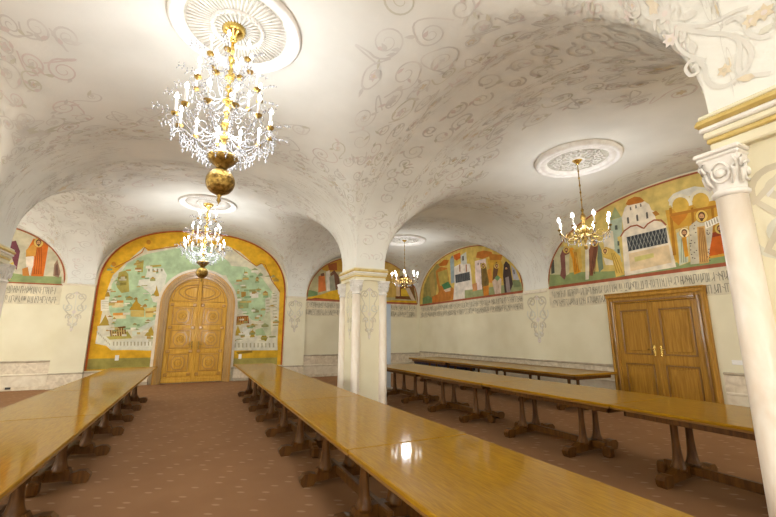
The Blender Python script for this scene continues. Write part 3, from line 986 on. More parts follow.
for i in range(12):
    t = i / 11
    lu.zline(*A, [(305 + 125 * t, 212 - 30 * t), (305 + 125 * min(1, t + .12) + 5, 212 - 30 * min(1, t + .12) + 46)], .012, (150, 150, 140))
    lu.zline(*A, [(305 + 125 * min(1, t + .12), 212 - 30 * min(1, t + .12)), (305 + 125 * t + 5, 212 - 30 * t + 46)], .012, (150, 150, 140))
z([(312, 264), (438, 236), (448, 292), (318, 320)], (222, 198, 156)); z([(330, 275), (390, 262), (392, 275), (332, 290)], (206, 196, 120))
B = (545, 195, 5.45); z = lu.zoomer(*B)
z([(220, 235), (246, 228), (240, 460), (222, 462)], (222, 214, 190))
z([(84, 330), (96, 300), (118, 285), (140, 300), (126, 340), (122, 420), (108, 462), (84, 440), (90, 400)], (128, 84, 74)); z([(110, 330), (134, 320), (134, 430), (116, 440)], (196, 188, 150))
z([(130, 292), (150, 285), (185, 320), (196, 420), (160, 434), (150, 350)], (216, 148, 40)); z([(150, 300), (196, 290), (204, 400), (188, 410)], (206, 170, 80))
z([(244, 440), (240, 300), (256, 262), (282, 246), (296, 262), (282, 340), (262, 440)], (132, 86, 62)); z([(292, 262), (310, 300), (320, 400), (296, 424), (286, 350)], (116, 130, 106))
lu.folds(*B, (276, 280), (262, 430), 14, 3, (98, 60, 44)); lu.folds(*B, (166, 310), (176, 420), 14, 3, (170, 108, 30)); lu.head(*B, (272, 262), 11, (214, 186, 100)); lu.head(*B, (118, 300), 10, (214, 186, 100))
z = lu.zoomer(*A)
z([(226, 252), (240, 242), (262, 250), (286, 272), (300, 330), (272, 338), (264, 294), (236, 278)], (216, 182, 92)); lu.folds(*A, (262, 262), (284, 325), 12, 3, (176, 140, 60)); lu.head(*A, (238, 256), 6, (228, 200, 118))
z([(232, 276), (262, 286), (264, 300), (240, 300)], (226, 216, 190))
z([(436, 96), (452, 76), (480, 64), (520, 52), (560, 56), (584, 72), (594, 112), (574, 104), (556, 80), (530, 78), (500, 84), (470, 96), (450, 118)], (220, 216, 200))
z([(428, 128), (600, 92), (640, 250), (634, 268), (470, 296), (456, 280)], (204, 156, 58))
for cx, cy, r in ((476, 112, 32), (540, 98, 32), (600, 86, 26)):
    lu.zdisc(*A, (cx, cy), r * .82, (212, 174, 78))
    lu.zline(*A, [(cx + r * math.cos(t), cy + r * math.sin(t)) for t in [PI + PI * i / 14 for i in range(15)]], .06, (228, 220, 194))
for a in (440, 508, 572): z([(a, 120), (a + 8, 118), (a + 22, 268), (a + 12, 270)], (170, 118, 40))
z([(440, 140), (505, 126), (492, 152), (470, 176), (452, 160)], (198, 128, 44)); z([(444, 138), (600, 108), (600, 116), (446, 147)], (176, 118, 44))
z([(460, 188), (500, 176), (506, 290), (474, 302)], (214, 188, 120))
z([(464, 200), (482, 184), (502, 190), (500, 290), (472, 302), (470, 250)], (196, 200, 172)); lu.folds(*A, (484, 216), (486, 292), 11, 3, (150, 156, 130)); lu.head(*A, (488, 198), 9, (236, 220, 170)); z([(480, 214), (494, 210), (502, 272), (490, 276)], (206, 146, 46))
z([(568, 208), (626, 196), (640, 258), (568, 272)], (196, 96, 30)); z([(568, 200), (622, 188), (626, 202), (570, 214)], (140, 62, 34)); lu.head(*A, (600, 185), 9, (210, 184, 96))
z([(504, 178), (528, 158), (556, 158), (578, 176), (576, 206), (562, 292), (508, 298), (504, 230)], (200, 190, 164)); z([(528, 180), (552, 176), (566, 292), (536, 298)], (206, 164, 96))
for i in range(46):
    a, b = random.uniform(506, 574), random.uniform(166, 288)
    if 528 < a < 558: continue
    z([(a, b - 2), (a + 2.5, b), (a, b + 2.5), (a - 2.5, b)], (92, 76, 70))
lu.folds(*A, (541, 182), (550, 290), 14, 4, (164, 118, 66)); lu.head(*A, (543, 146), 11, (230, 198, 104))
z([(552, 166), (606, 140), (612, 160), (556, 186)], (236, 230, 214))
for i in range(7): lu.zline(*A, [(558 + i * 8, 165 - i * 4), (562 + i * 8, 180 - i * 4)], .02, (170, 160, 140))
lu.finish('fresco', 'arched fresco of a white church and robed figures above the brown door', 'fresco')

# --- farther lunette on the same wall
lu = Fresco(FRE, on_right, arch_outline(8.60, 14.62, 2.79, 2.79, 4.66), (206, 178, 92))
A = (420, 240, 7.38); z = lu.zoomer(*A)
z([(20, 480), (30, 340), (70, 250), (120, 180), (150, 170), (130, 300), (110, 470)], (152, 140, 80)); z([(20, 430), (60, 410), (110, 440), (100, 480), (20, 490)], (110, 136, 88))
z([(118, 230), (150, 198), (200, 205), (222, 330), (262, 372), (244, 440), (106, 462), (140, 380), (124, 300)], (186, 120, 54)); z([(130, 240), (200, 215), (215, 320), (150, 340)], (176, 158, 80))
z([(160, 330), (210, 306), (236, 350), (180, 372)], (76, 128, 84)); z([(176, 368), (226, 350), (226, 376), (190, 384)], (214, 190, 160)); z([(136, 184), (180, 144), (216, 150), (196, 188), (150, 194)], (188, 108, 40)); z([(248, 112), (296, 92), (304, 130), (272, 152), (254, 140)], (196, 98, 38))
z([(66, 260), (100, 230), (118, 400), (84, 420)], (176, 150, 84)); z([(90, 420), (130, 400), (140, 456), (92, 470)], (190, 116, 50))
z([(222, 140), (252, 130), (256, 312), (230, 322)], (150, 164, 164)); z([(226, 138), (238, 112), (250, 130)], (130, 140, 140))
z([(252, 200), (300, 175), (370, 176), (378, 236), (396, 432), (246, 452), (256, 320)], (218, 208, 194)); z([(300, 115), (342, 88), (348, 175), (304, 182)], (196, 196, 184)); z([(312, 120), (324, 116), (326, 150), (314, 154)], (96, 90, 82))
for a in (290, 338): z([(a, 182), (a + 8, 180), (a + 10, 234), (a + 2, 236)], (166, 110, 70))
z([(260, 258), (368, 234), (372, 296), (264, 318)], (78, 80, 80))
for i in range(9): lu.zline(*A, [(262 + i * 13, 258 - i * 3), (266 + i * 13, 316 - i * 3)], .012, (130, 128, 120))
z([(350, 440), (386, 372), (450, 346), (450, 440)], (152, 152, 108))
B = (470, 240, 7.95); z = lu.zoomer(*B)
z([(-40, 400), (160, 376), (410, 336), (424, 440), (-40, 470)], (150, 156, 110))
z([(40, 168), (126, 148), (134, 230), (98, 250), (98, 392), (56, 400), (44, 300)], (226, 206, 196)); z([(48, 140), (60, 96), (110, 84), (172, 94), (184, 120), (100, 150)], (190, 116, 48)); z([(20, 350), (56, 340), (60, 400), (24, 410)], (196, 140, 90))
for a in (62, 84, 104): z([(a, 182), (a + 8, 180), (a + 8, 200), (a, 202)], (128, 104, 96))
z([(138, 150), (232, 128), (262, 200), (262, 330), (180, 332)], (204, 160, 58)); z([(150, 110), (260, 118), (250, 160), (160, 160)], (186, 122, 46)); z([(140, 240), (170, 220), (180, 340), (146, 340)], (210, 140, 60))
z([(88, 215), (104, 194), (130, 210), (152, 330), (146, 444), (110, 444), (94, 350)], (126, 104, 54)); z([(108, 370), (150, 360), (152, 444), (110, 446)], (204, 132, 48)); lu.folds(*B, (116, 230), (126, 360), 18, 3, (92, 74, 40)); lu.head(*B, (106, 205), 12, (208, 180, 92))
z([(178, 330), (216, 290), (252, 310), (246, 442), (204, 448)], (208, 188, 168)); z([(190, 200), (214, 172), (228, 222), (214, 300), (180, 320)], (112, 80, 54)); lu.folds(*B, (214, 320), (226, 436), 16, 3, (168, 140, 120)); lu.head(*B, (214, 206), 12, (208, 180, 92)); z([(196, 306), (220, 278), (244, 300), (222, 326)], (116, 150, 100))
z([(264, 290), (270, 196), (288, 166), (318, 196), (344, 350), (312, 434), (280, 434)], (74, 60, 54)); lu.head(*B, (290, 226), 13, None, (54, 44, 42)); z([(282, 300), (310, 290), (326, 420), (296, 434)], (150, 136, 130))
z([(330, 200), (364, 236), (396, 320), (346, 314)], (178, 178, 182)); z([(346, 240), (354, 238), (358, 270), (350, 272)], (80, 80, 84)); z([(340, 320), (396, 318), (408, 370), (350, 376)], (120, 130, 90))
lu.finish('fresco', 'arched fresco of a pink tower and dark robed figures, farther along the side wall', 'fresco')

# --- lunette on the end wall, right of the mural (seen either side of the pillar)
lu = Fresco(FRN, on_end, arch_outline(3.68, 8.53, 2.86, 2.86, 4.68), (176, 166, 124))
A = (300, 250, 7.38); z = lu.zoomer(*A)
z([(45, 310), (70, 295), (130, 310), (130, 340), (50, 345)], (112, 136, 88)); z([(45, 375), (60, 350), (150, 330), (270, 288), (330, 320), (330, 385), (45, 388)], (212, 168, 42)); z([(40, 372), (110, 352), (330, 372), (330, 392), (40, 392)], (146, 76, 38))
z([(150, 130), (275, 40), (330, 60), (330, 160), (220, 160), (170, 150)], (190, 146, 56)); z([(205, 108), (270, 90), (275, 150), (215, 150)], (150, 86, 46))
z([(136, 196), (180, 172), (192, 300), (134, 314)], (196, 112, 58)); z([(150, 176), (176, 168), (180, 190), (158, 196)], (110, 80, 60)); z([(192, 160), (218, 150), (222, 300), (196, 305)], (218, 208, 192))
z([(222, 176), (252, 148), (284, 190), (304, 300), (262, 292)], (112, 80, 62)); z([(216, 200), (250, 180), (264, 296), (222, 302)], (152, 150, 128))
B = (385, 250, 7.38); z = lu.zoomer(*B)
z([(-60, 60), (40, 60), (110, 130), (100, 350), (-60, 350)], (192, 158, 80)); z([(100, 360), (98, 200), (150, 180), (205, 220), (226, 370)], (122, 86, 46)); z([(118, 340), (118, 290), (150, 276), (192, 300), (180, 342)], (220, 184, 60)); z([(150, 282), (180, 280), (222, 370), (196, 372)], (196, 178, 156)); z([(80, 190), (104, 190), (110, 340), (84, 344)], (208, 180, 140))
z([(-60, 390), (50, 370), (230, 376), (240, 420), (-60, 420)], (208, 166, 40)); z([(76, 340), (150, 346), (170, 362), (76, 360)], (112, 66, 36))
lu.finish('fresco', 'arched fresco with yellow ground partly hidden behind the middle pillar', 'fresco')

# --- lunette on the end wall, left of the mural
lu = Fresco(FRN, on_end, arch_outline(-8.45, -3.70, 2.99, 2.99, 4.72), (192, 184, 156))
A = (0, 220, 5.743); z = lu.zoomer(*A)
z([(-300, 300), (30, 300), (180, 320), (355, 326), (350, 385), (-300, 380)], (136, 150, 100))
z([(110, 0), (240, 60), (250, 90), (170, 70), (100, 60)], (176, 170, 140))
z([(160, 165), (192, 108), (276, 106), (278, 150), (250, 324), (178, 322), (198, 214), (165, 210)], (200, 106, 36)); z([(150, 172), (190, 140), (215, 150), (205, 205), (148, 232)], (196, 142, 62)); z([(190, 118), (270, 110), (274, 130), (200, 140)], (130, 84, 46))
z([(148, 212), (194, 208), (192, 260), (172, 318), (152, 276)], (226, 212, 192)); z([(128, 280), (160, 270), (170, 322), (130, 320)], (196, 130, 60)); lu.folds(*A, (226, 150), (216, 310), 26, 4, (150, 74, 24)); lu.head(*A, (222, 130), 15, (208, 178, 96))
z([(40, 130), (92, 118), (116, 180), (96, 290), (80, 250), (58, 180)], (112, 62, 70)); z([(20, 265), (80, 240), (62, 342), (20, 342)], (202, 176, 78)); z([(0, 140), (50, 170), (40, 230), (0, 230)], (226, 222, 208))
z([(306, 320), (312, 256), (330, 226), (348, 300), (338, 332)], (142, 112, 90)); z([(316, 318), (320, 262), (332, 250), (338, 318)], (110, 80, 66))
lu.finish('fresco', 'arched fresco with an orange robed figure at the left edge', 'fresco')


# --- painted inscription bands
def inscription(F, u0, u1, rows, redz, label, seed, skip=()):
    rnd = random.Random(seed)
    mb = MB()
    cA, cB, red, gnd = srgb(136, 130, 116), srgb(156, 150, 134), srgb(168, 92, 66), srgb(214, 204, 176)
    zlo = min(r[0] for r in rows) - .04
    segs, u = [], u0
    for a, b in sorted(skip):
        segs.append((u, a)); u = b
    segs.append((u, u1))
    n = 0
    for a, b in segs:
        patch(mb, [(a, zlo), (b, zlo), (b, redz + .012), (a, redz + .012)], PT, F, gnd, .003)
        patch(mb, [(a, redz - .025), (b, redz - .025), (b, redz + .012), (a, redz + .012)], PT, F, red, .0045)
        for z0, z1 in rows:
            h = z1 - z0
            u = a + .05
            while u < b - .12:
                w = rnd.uniform(.028, .052); c = cA if rnd.random() < .5 else cB; t = rnd.uniform(.011, .017)
                s = lambda x0, y0, x1, y1, tt=t: ribbon(mb, [(u + x0 * w, z0 + y0 * h), (u + x1 * w, z0 + y1 * h)], tt, PT, F, c, .0055)
                s(0, rnd.choice((0, 0, .3)), rnd.uniform(-.2, .2), 1)
                k = rnd.random()
                if k < .3: s(0, rnd.uniform(.3, .6), 1, rnd.uniform(.5, .9))
                elif k < .5: s(0, .98, 1, .98)
                elif k < .65: s(0, .02, 1, .02)
                elif k < .8: s(0, .45, .9, .1)
                if rnd.random() < .12: u += .03
                u += w
    return tag(mb.build('inscription'), label, 'inscription')


RW = [(2.49, 2.66), (2.27, 2.43)]
inscription(FRE, 1.3, 7.66, RW, 2.765, 'two painted lines of script over the brown door, beneath the church fresco', 3, skip=((3.94, 5.98),) if False else ())
inscription(FRE, 8.62, 14.60, RW, 2.765, 'two painted lines of script beneath the pink tower fresco', 4)
inscription(FRN, 3.64, 8.50, [(2.55, 2.74), (2.28, 2.48)], 2.83, 'two painted lines of script on the end wall behind the middle pillar', 5)
inscription(FRN, -8.4, -3.72, [(2.70, 2.90), (2.43, 2.62)], 3.0, 'two painted lines of script beneath the orange figure fresco', 6)

# ------------------------------------------------------------------ arched end door
d1 = thing('door_1', 'tall arched double door of honey oak with carved panels', 'door', (0, END, 0), kind='structure')
HW, ZC = .90, 2.52


def arch_pts(r, zb, n=28):
    return [(r, zb)] + [(r * math.cos(PI * i / n), ZC + r * math.sin(PI * i / n)) for i in range(n + 1)] + [(-r, zb)]


def arch_ring(mb, r0, r1, d0, d1_, mat, zb=0.0):
    a, b = arch_pts(r0, zb), arch_pts(r1, zb)
    n = len(a)
    v = [(u, -d0, z_) for u, z_ in a] + [(u, -d0, z_) for u, z_ in b] + [(u, -d1_, z_) for u, z_ in a] + [(u, -d1_, z_) for u, z_ in b]
    f = []
    for i in range(n - 1):
        f += [(2 * n + i, 3 * n + i, 3 * n + i + 1, 2 * n + i + 1), (i, 2 * n + i, 2 * n + i + 1, i + 1), (n + i, n + i + 1, 3 * n + i + 1, 3 * n + i)]
    mb.add(v, f, mat)


fr = MB()
arch_ring(fr, HW, 1.00, 0, .10, M['door_case'])
arch_ring(fr, .985, 1.08, 0, .16, M['door_case'])
arch_ring(fr, 1.06, 1.13, 0, .20, M['door_honey_dark'])
arch_ring(fr, 1.12, 1.22, 0, .09, M['marble_pale'], .45)
fr.build('frame', d1)


def door_leaf(sg):
    r = HW - .004
    b = MB()
    n = 16
    arc = [(sg * r * math.cos(PI / 2 * i / n), ZC + r * math.sin(PI / 2 * i / n)) for i in range(n + 1)]
    poly = [(sg * .004, 0.02), (sg * r, 0.02)] + arc[:-1] + [(sg * .004, ZC + r)]
    b.prism(poly, -.04, -.005, M['door_honey'])
    b.box(min(0, sg * .05), max(0, sg * .05), -.075, -.03, .02, ZC + r - .01, M['door_honey'], bev=.01)
    # applied rails and stiles
    xi, xo = sg * .06, sg * r
    X = lambda a, c: (min(a, c), max(a, c))
    for zc in (.27, 1.00, 1.76, 2.50):
        x0, x1 = X(sg * .05, sg * (r - .01)); b.box(x0, x1, -.062, -.03, zc - .055, zc + .055, M['door_honey'], bev=.008)
        for s_ in (.12, .78):
            x0, x1 = X(sg * (s_ - .055), sg * (s_ + .055)); b.box(x0, x1, -.085, -.05, zc - .05, zc + .05, M['door_honey_dark'], bev=.018)
    for s_ in (.085, .825):
        x0, x1 = X(sg * (s_ - .05), sg * (s_ + .05)); b.box(x0, x1, -.058, -.03, .04, 2.5, M['door_honey'], bev=.008)
    x0, x1 = X(sg * .05, sg * (r - .01)); b.box(x0, x1, -.07, -.03, .02, .16, M['door_honey'], bev=.01)
    leaf = b.build('leaf', d1)
    for z0, z1 in ((.36, .91), (1.09, 1.67), (1.85, 2.41)):
        p = MB()
        x0, x1 = .16, .75
        for w_, t_, m_ in ((.0, .055, M['door_honey_dark']),):
            for a in ((x0, x1, z0, z0 + .025), (x0, x1, z1 - .025, z1), (x0, x0 + .025, z0, z1), (x1 - .025, x1, z0, z1)):
                q0, q1 = X(sg * a[0], sg * a[1]); p.box(q0, q1, -t_ - .012, -.035, a[2], a[3], m_, bev=.006)
        cx, cz, ry, rz = sg * .455, (z0 + z1) / 2, .20, (z1 - z0) * .40
        oct_ = [(cx + ry * c_, cz + rz * s_) for c_, s_ in ((1, .45), (.55, 1), (-.55, 1), (-1, .45), (-1, -.45), (-.55, -1), (.55, -1), (1, -.45))]
        p.prism(oct_, -.075, -.035, M['door_honey_dark'])
        p.prism([(cx + (u - cx) * .86, cz + (w_ - cz) * .86) for u, w_ in oct_], -.09, -.03, M['door_honey'])
        p.tube([(cx + .11 * math.cos(t), -.09, cz + rz * .5 * math.sin(t)) for t in [2 * PI * q / 18 for q in range(19)]], .012, M['door_honey_dark'], 6)
        for q in range(6):
            t = q * PI / 3
            p.tube([(cx, -.09, cz), (cx + .05 * math.cos(t), -.10, cz + .055 * math.sin(t)), (cx + .09 * math.cos(t), -.09, cz + .09 * math.sin(t))], [.008, .016, .004], M['door_honey'], 5)
        p.build('carved_panel', leaf)
    t = MB()                                          # quarter of the big oval in the arch head
    for R_ in (1.0, .72):
        t.tube([(sg * (.03 + .60 * R_ * math.cos(a)), -.05, 2.93 + .26 * R_ * math.sin(a)) for a in [-PI / 2 + PI * q / 20 for q in range(21)]], .017, M['door_honey_dark'], 6)
    arc2 = [(sg * (.06 + (r - .16) * math.cos(a)), -.045, ZC + .10 + (r - .17) * math.sin(a)) for a in [PI / 2 * q / 16 for q in range(17)]]
    t.tube(arc2 + [(sg * .09, -.045, ZC + .10)] + [arc2[0]], .012, M['door_honey_dark'], 6)
    t.build('arched_panel', leaf)
    h = MB()
    hx = sg * .10
    h.box(hx - .022, hx + .022, -.098, -.075, 1.07, 1.32, M['gold_dark'], bev=.008)
    h.tube([(hx, -.09, 1.23), (hx, -.135, 1.23), (hx + sg * .02, -.145, 1.225), (hx + sg * .11, -.14, 1.215)], .011, M['gold_dark'], 8)
    h.lathe([(0, 0), (.018, .004), (.018, .02), (0, .026)], M['gold_dark'], 10, T=Matrix.Translation((hx, -.095, 1.12)) @ Matrix.Rotation(PI / 2, 4, 'X'))
    tag(h.build('handle', leaf), 'dark bronze lever handle')


door_leaf(1); door_leaf(-1)

# dark wooden kerb blocks either side of the arched door
for a, b, nm in ((-1.62, -1.23, 'trim_3'), (1.23, 1.78, 'trim_4')):
    m = MB(); m.box(a, b, END - .16, END, 0, .40, M['marble'], bev=.012); m.box(a - .02, b + .02, END - .18, END, .40, .45, M['rail'], bev=.012)
    m.box(a - .01, b + .01, END - .18, END, 0, .10, M['rail'], bev=.01)
    tag(m.build(nm), 'low stone base block beside the arched door', 'plinth', kind='structure')
for a, b, nm in ((-2.90, -1.66, 'trim_5'), (1.82, 2.90, 'trim_6')):
    m = MB(); m.box(a, b, END - .05, END, 0, .40, M['marble'], bev=.006); m.box(a, b, END - .08, END, .40, .45, M['rail'], bev=.012)
    tag(m.build(nm), 'low stone dado under the mural', 'plinth', kind='structure')

# ------------------------------------------------------------------ brown door in the side wall
d2 = thing('door_2', 'brown oak double door with panelled leaves in the side wall', 'door', (XR, 4.97, 0), rz=PI / 2, kind='structure')
# local frame: x runs along the wall (towards the end wall), -y ... +y out of the wall into the room
W2 = .82
c = MB()
TT = 2.20
for sg in (1, -1):
    x0, x1 = sorted((sg * W2, sg * .99)); c.box(x0, x1, 0, .09, 0, TT + .23, M['door_brown'], bev=.012)
    x0, x1 = sorted((sg * (W2 + .03), sg * (W2 + .075))); c.box(x0, x1, .08, .115, 0, TT + .06, M['door_brown_dark'], bev=.01)
    x0, x1 = sorted((sg * (W2 + .10), sg * .975)); c.box(x0, x1, .08, .125, 0, TT + .19, M['door_brown'], bev=.014)
c.box(-W2, W2, 0, .09, TT, TT + .23, M['door_brown'], bev=.012)
c.box(-W2, W2, .08, .115, TT + .03, TT + .07, M['door_brown_dark'], bev=.01)
c.box(-.99, .99, .08, .13, TT + .12, TT + .20, M['door_brown'], bev=.014)
c.box(-1.005, 1.005, .0, .145, TT + .20, TT + .235, M['door_brown'], bev=.012)
c.build('frame', d2)
for sg in (1, -1):
    b = MB()
    x0, x1 = sorted((sg * .004, sg * (W2 - .004)))
    b.box(x0, x1, 0, .03, .01, TT - .004, M['door_brown'])
    st = [(x0, x0 + .10), (x1 - .10, x1)]
    for a, e in st: b.box(a, e, .03, .055, .01, TT - .004, M['door_brown'], bev=.006)
    for z0, z1 in ((.01, .22), (.92, 1.10), (TT - .15, TT - .004)): b.box(x0 + .10, x1 - .10, .03, .053, z0, z1, M['door_brown'], bev=.006)
    if sg > 0: b.box(-.02, .035, .05, .072, .02, TT - .01, M['door_brown'], bev=.01)
    leaf = b.build('leaf', d2)
    for z0, z1 in ((.25, .89), (1.13, TT - .18)):
        p = MB()
        a, e = x0 + .13, x1 - .13
        for q in ((a - .025, e + .025, z0 - .025, z0), (a - .025, e + .025, z1, z1 + .025), (a - .025, a, z0, z1), (e, e + .025, z0, z1)):
            p.box(q[0], q[1], .03, .062, q[2], q[3], M['door_brown_dark'], bev=.006)
        p.box(a + .05, e - .05, .03, .048, z0 + .05, z1 - .05, M['door_brown'], bev=.014)
        p.build('panel', leaf)
    h = MB()
    hx = sg * .065
    h.box(hx - .02, hx + .02, .055, .068, 1.08, 1.30, M['gold'], bev=.006)
    h.tube([(hx, .06, 1.23), (hx, .11, 1.23), (hx + sg * .02, .118, 1.225), (hx + sg * .10, .115, 1.22)], .011, M['gold'], 8)
    h.lathe([(0, 0), (.014, .003), (.014, .012), (0, .018)], M['gold'], 10, T=Matrix.Translation((hx, .066, 1.13)) @ Matrix.Rotation(-PI / 2, 4, 'X'))
    tag(h.build('handle', leaf), 'polished brass lever handle')


# ------------------------------------------------------------------ tables
def make_table(w, l, label, x, y0, group, shift=0.0):
    root = thing('dining_table', label, 'table', (x + w / 2, y0 + l / 2, 0), group=group)
    h, g = l / 2 - .007, w / 2
    t = MB()
    t.box(-g, g, -h, h, .722, .75, M['oak_top'], bev=.005)
    t.box(-g + .004, g - .004, -h + .002, h - .002, .702, .722, M['oak_edge'], bev=.005)
    t.build('tabletop', root)
    a = MB()
    i = .10
    for q in ((-g + i, -g + i + .025, -h + .08, h - .08), (g - i - .025, g - i, -h + .08, h - .08), (-g + i, g - i, -h + .08, -h + .105), (-g + i, g - i, h - .105, h - .08)):
        a.box(q[0], q[1], q[2], q[3], .635, .703, M['oak_leg'], bev=.004)
    a.build('apron', root)
    ty = .53 * l / 2.2
    fb = MB()                                        # foot bar: low bar across the table ending in scrolled feet
    fw = g * .80
    prof = [(-fw, .03), (-fw + .02, .0), (-fw + .12, .0), (-fw + .15, .035), (0, .05), (fw - .15, .035), (fw - .12, 0), (fw - .02, 0), (fw, .03), (fw + .01, .075), (fw - .03, .115), (fw - .10, .12), (fw - .16, .105), (.22, .150), (.0, .165), (-.22, .150), (-fw + .16, .105), (-fw + .10, .12), (-fw + .03, .115), (-fw - .01, .075)]
    fb.prism(prof, -.045, .045, M['oak_leg'])
    ftop = MB(); ftop.box(-fw + .06, fw - .06, -.05, .05, .655, .703, M['oak_leg'], bev=.01)
    ps = MB()
    ps.lathe([(.072, .12), (.075, .15), (.060, .18), (.050, .22), (.042, .30), (.036, .40), (.034, .52), (.038, .60), (.046, .635), (.052, .655)], M['oak_leg'], 14, lobes=(4, .06))
    foot, top, post = fb.build('foot_bar', root), ftop.build('bearer', root), ps.build('leg', root)
    foot.location = (0, shift - ty, 0); top.location = (0, shift - ty, 0); post.location = (-.135, shift - ty, 0)
    for o_ in (foot, top):
        c_ = o_.copy(); COL.objects.link(c_); c_.location = (0, shift + ty, 0)
    for px, py in ((.135, -ty), (-.135, ty), (.135, ty)):
        c_ = post.copy(); COL.objects.link(c_); c_.location = (px, shift + py, 0)
    s = MB()
    e = ty + .30
    s.box(-.03, .03, -e + .08, e - .08, .075, .165, M['oak_leg'], bev=.01)
    for sg in (1, -1):
        a0, a1 = sorted((sg * (e - .12), sg * e)); s.box(-.05, .05, a0, a1, 0, .13, M['oak_leg'], bev=.02)
    s.build('stretcher', root).location = (0, shift, 0)
    return root


def table_row(w, l, x, starts, labels, group, shift=0.0):
    for y0, lb in zip(starts, labels): make_table(w, l, lb, x, y0, group, shift)


table_row(.99, 2.2, .98, [.45 + 2.2 * k for k in range(5)], [
    'nearest honey oak table at the bottom of the picture, lamp glare at its seam',
    'second honey oak table of the middle row, lamp glare on its near end',
    'third honey oak table of the middle row, level with the pillar base',
    'fourth honey oak table of the middle row, just past the pillar',
    'farthest honey oak table of the middle row, beside the arched door'], 'tables of the middle row')
table_row(1.0, 2.2, -1.78, [2.63 + 2.2 * k for k in range(4)], [
    'honey oak table at the bottom left corner, nearest of the left row',
    'second honey oak table of the left row, past the first seam',
    'third honey oak table of the left row',
    'farthest honey oak table of the left row, toward the arched door'], 'tables of the left row')
table_row(1.2, 2.2, 4.2, [.84 + 2.2 * k for k in range(4)], [
    'oak table at the right edge in front of the brown door',
    'oak table beyond the pillar row with two full trestles in view',
    'third oak table from the right edge, between pillar and side wall',
    'oak table of the right row with its far end behind the pillar'], 'tables of the right row', .19)
table_row(1.28, 2.25, 6.72, [5.52 + 2.25 * k for k in range(3)], [
    'oak table by the side wall with its bare end toward the brown door',
    'middle oak table along the side wall',
    'farthest oak table along the side wall, dark bench under it'], 'tables along the side wall')

# bench pushed under the far table
bn = thing('bench', 'dark navy padded bench against the side wall behind the farthest table', 'bench', (8.24, 12.5, 0))
m = MB(); m.box(-.22, .22, -1.75, 1.75, .40, .58, M['navy'], bev=.05); m.build('seat', bn)
m = MB(); m.box(-.20, .20, -1.7, 1.7, .36, .405, M['black'], bev=.01); m.build('rail', bn)
lg = MB(); lg.box(-.025, .025, -.025, .025, 0, .37, M['black'], bev=.006)
lg = lg.build('leg', bn); lg.location = (-.16, -1.62, 0)
for a, b in ((.16, -1.62), (-.16, 1.62), (.16, 1.62)):
    c_ = lg.copy(); COL.objects.link(c_); c_.location = (a, b, 0)

# pale blue roll-up banner, only its edge shows past the pillar
bs = thing('banner_stand', 'pale blue roll-up banner standing behind the pillar', 'banner', (4.74, 10.4, 0))
m = MB(); m.box(-.40, .40, -.10, .10, 0, .07, M['steel'], bev=.02); m.build('base', bs)
m = MB(); m.box(-.375, .375, -.003, .003, .06, 2.40, M['pale_blue']); m.build('banner', bs)
m = MB(); m.tube([(-.38, 0, 2.41), (.38, 0, 2.41)], .014, M['steel'], 8); m.build('top_bar', bs)
m = MB(); m.tube([(0, .03, .06), (0, .03, 2.41)], .010, M['steel'], 8); m.build('pole', bs)


# sockets
def socket(label, loc, rz, w, h, mat, group=None):
    s = thing('wall_socket', label, 'socket', loc, rz)
    m = MB(); m.box(-w / 2, w / 2, -.014, 0, -h / 2, h / 2, mat, bev=.005); m.build('plate', s)
    n = max(1, round(w / h))
    for k in range(n):
        m = MB(); cx = (k - (n - 1) / 2) * w / n
        m.lathe([(0, .0), (.019, .0), (.021, .008), (.026, .008), (.026, 0)], mat, 14, T=Matrix.Translation((cx, -.013, 0)) @ Matrix.Rotation(PI / 2, 4, 'X'))
        m.build('outlet', s)
    return s


socket('white double socket on the side wall right of the brown door', (XR, 3.69, 1.035), -PI / 2, .16, .08, M['white'])
socket('white socket on the mural, left of the arched door', (-2.12, END - .006, .83), 0, .10, .16, M['white'])
socket('white socket on the mural, right of the arched door', (1.43, END - .006, .79), 0, .10, .16, M['white'])
socket('small black socket low on the left marble dado', (-4.54, END - .036, .07), 0, .12, .06, M['black'])


# ------------------------------------------------------------------ ceiling rosettes
def ros_fluted(label, loc):
    r = thing('ceiling_rosette', label, 'rosette', loc)
    m = MB()                                         # local z = 0 at the vault, going down
    m.lathe([(.74, .10), (.74, -.045), (.72, -.065), (.695, -.06), (.685, -.035), (.665, -.04), (.655, -.022), (.615, -.026), (.605, -.022), (.60, -.012), (.58, -.006), (.575, .10)], M['stone'], 64, cap=False)
    m.build('outer_moulding', r)
    f = MB()
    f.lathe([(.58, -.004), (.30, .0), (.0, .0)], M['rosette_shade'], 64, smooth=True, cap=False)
    n = 64
    for k in range(n):
        T = Matrix.Rotation(2 * PI * k / n, 4, 'Z')
        f.tube([(.31, 0, -.004), (.44, 0, -.012), (.555, 0, -.008)], [.006, .011, .015], M['stone'], 6, T=T)
    f.build('fluted_field', r)
    b = MB()
    b.lathe([(.31, 0), (.305, -.03), (.285, -.035), (.27, -.02), (.265, 0)], M['stone'], 48, cap=False)
    for k in range(36):
        a = 2 * PI * k / 36
        b.lathe([(0, -.016), (.012, -.010), (.016, 0), (.012, .010), (0, .016)], M['stone'], 8, T=Matrix.Translation((.29 * math.cos(a), .29 * math.sin(a), -.036)))
    b.build('bead_ring', r)
    q = MB()
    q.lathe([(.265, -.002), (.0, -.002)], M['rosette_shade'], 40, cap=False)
    for k in range(28):
        T = Matrix.Rotation(2 * PI * k / 28, 4, 'Z')
        q.tube([(.10, 0, -.01), (.18, 0, -.022), (.25, 0, -.012)], [.006, .013, .010], M['stone'], 6, T=T)
    q.build('inner_flutes', r)
    return r


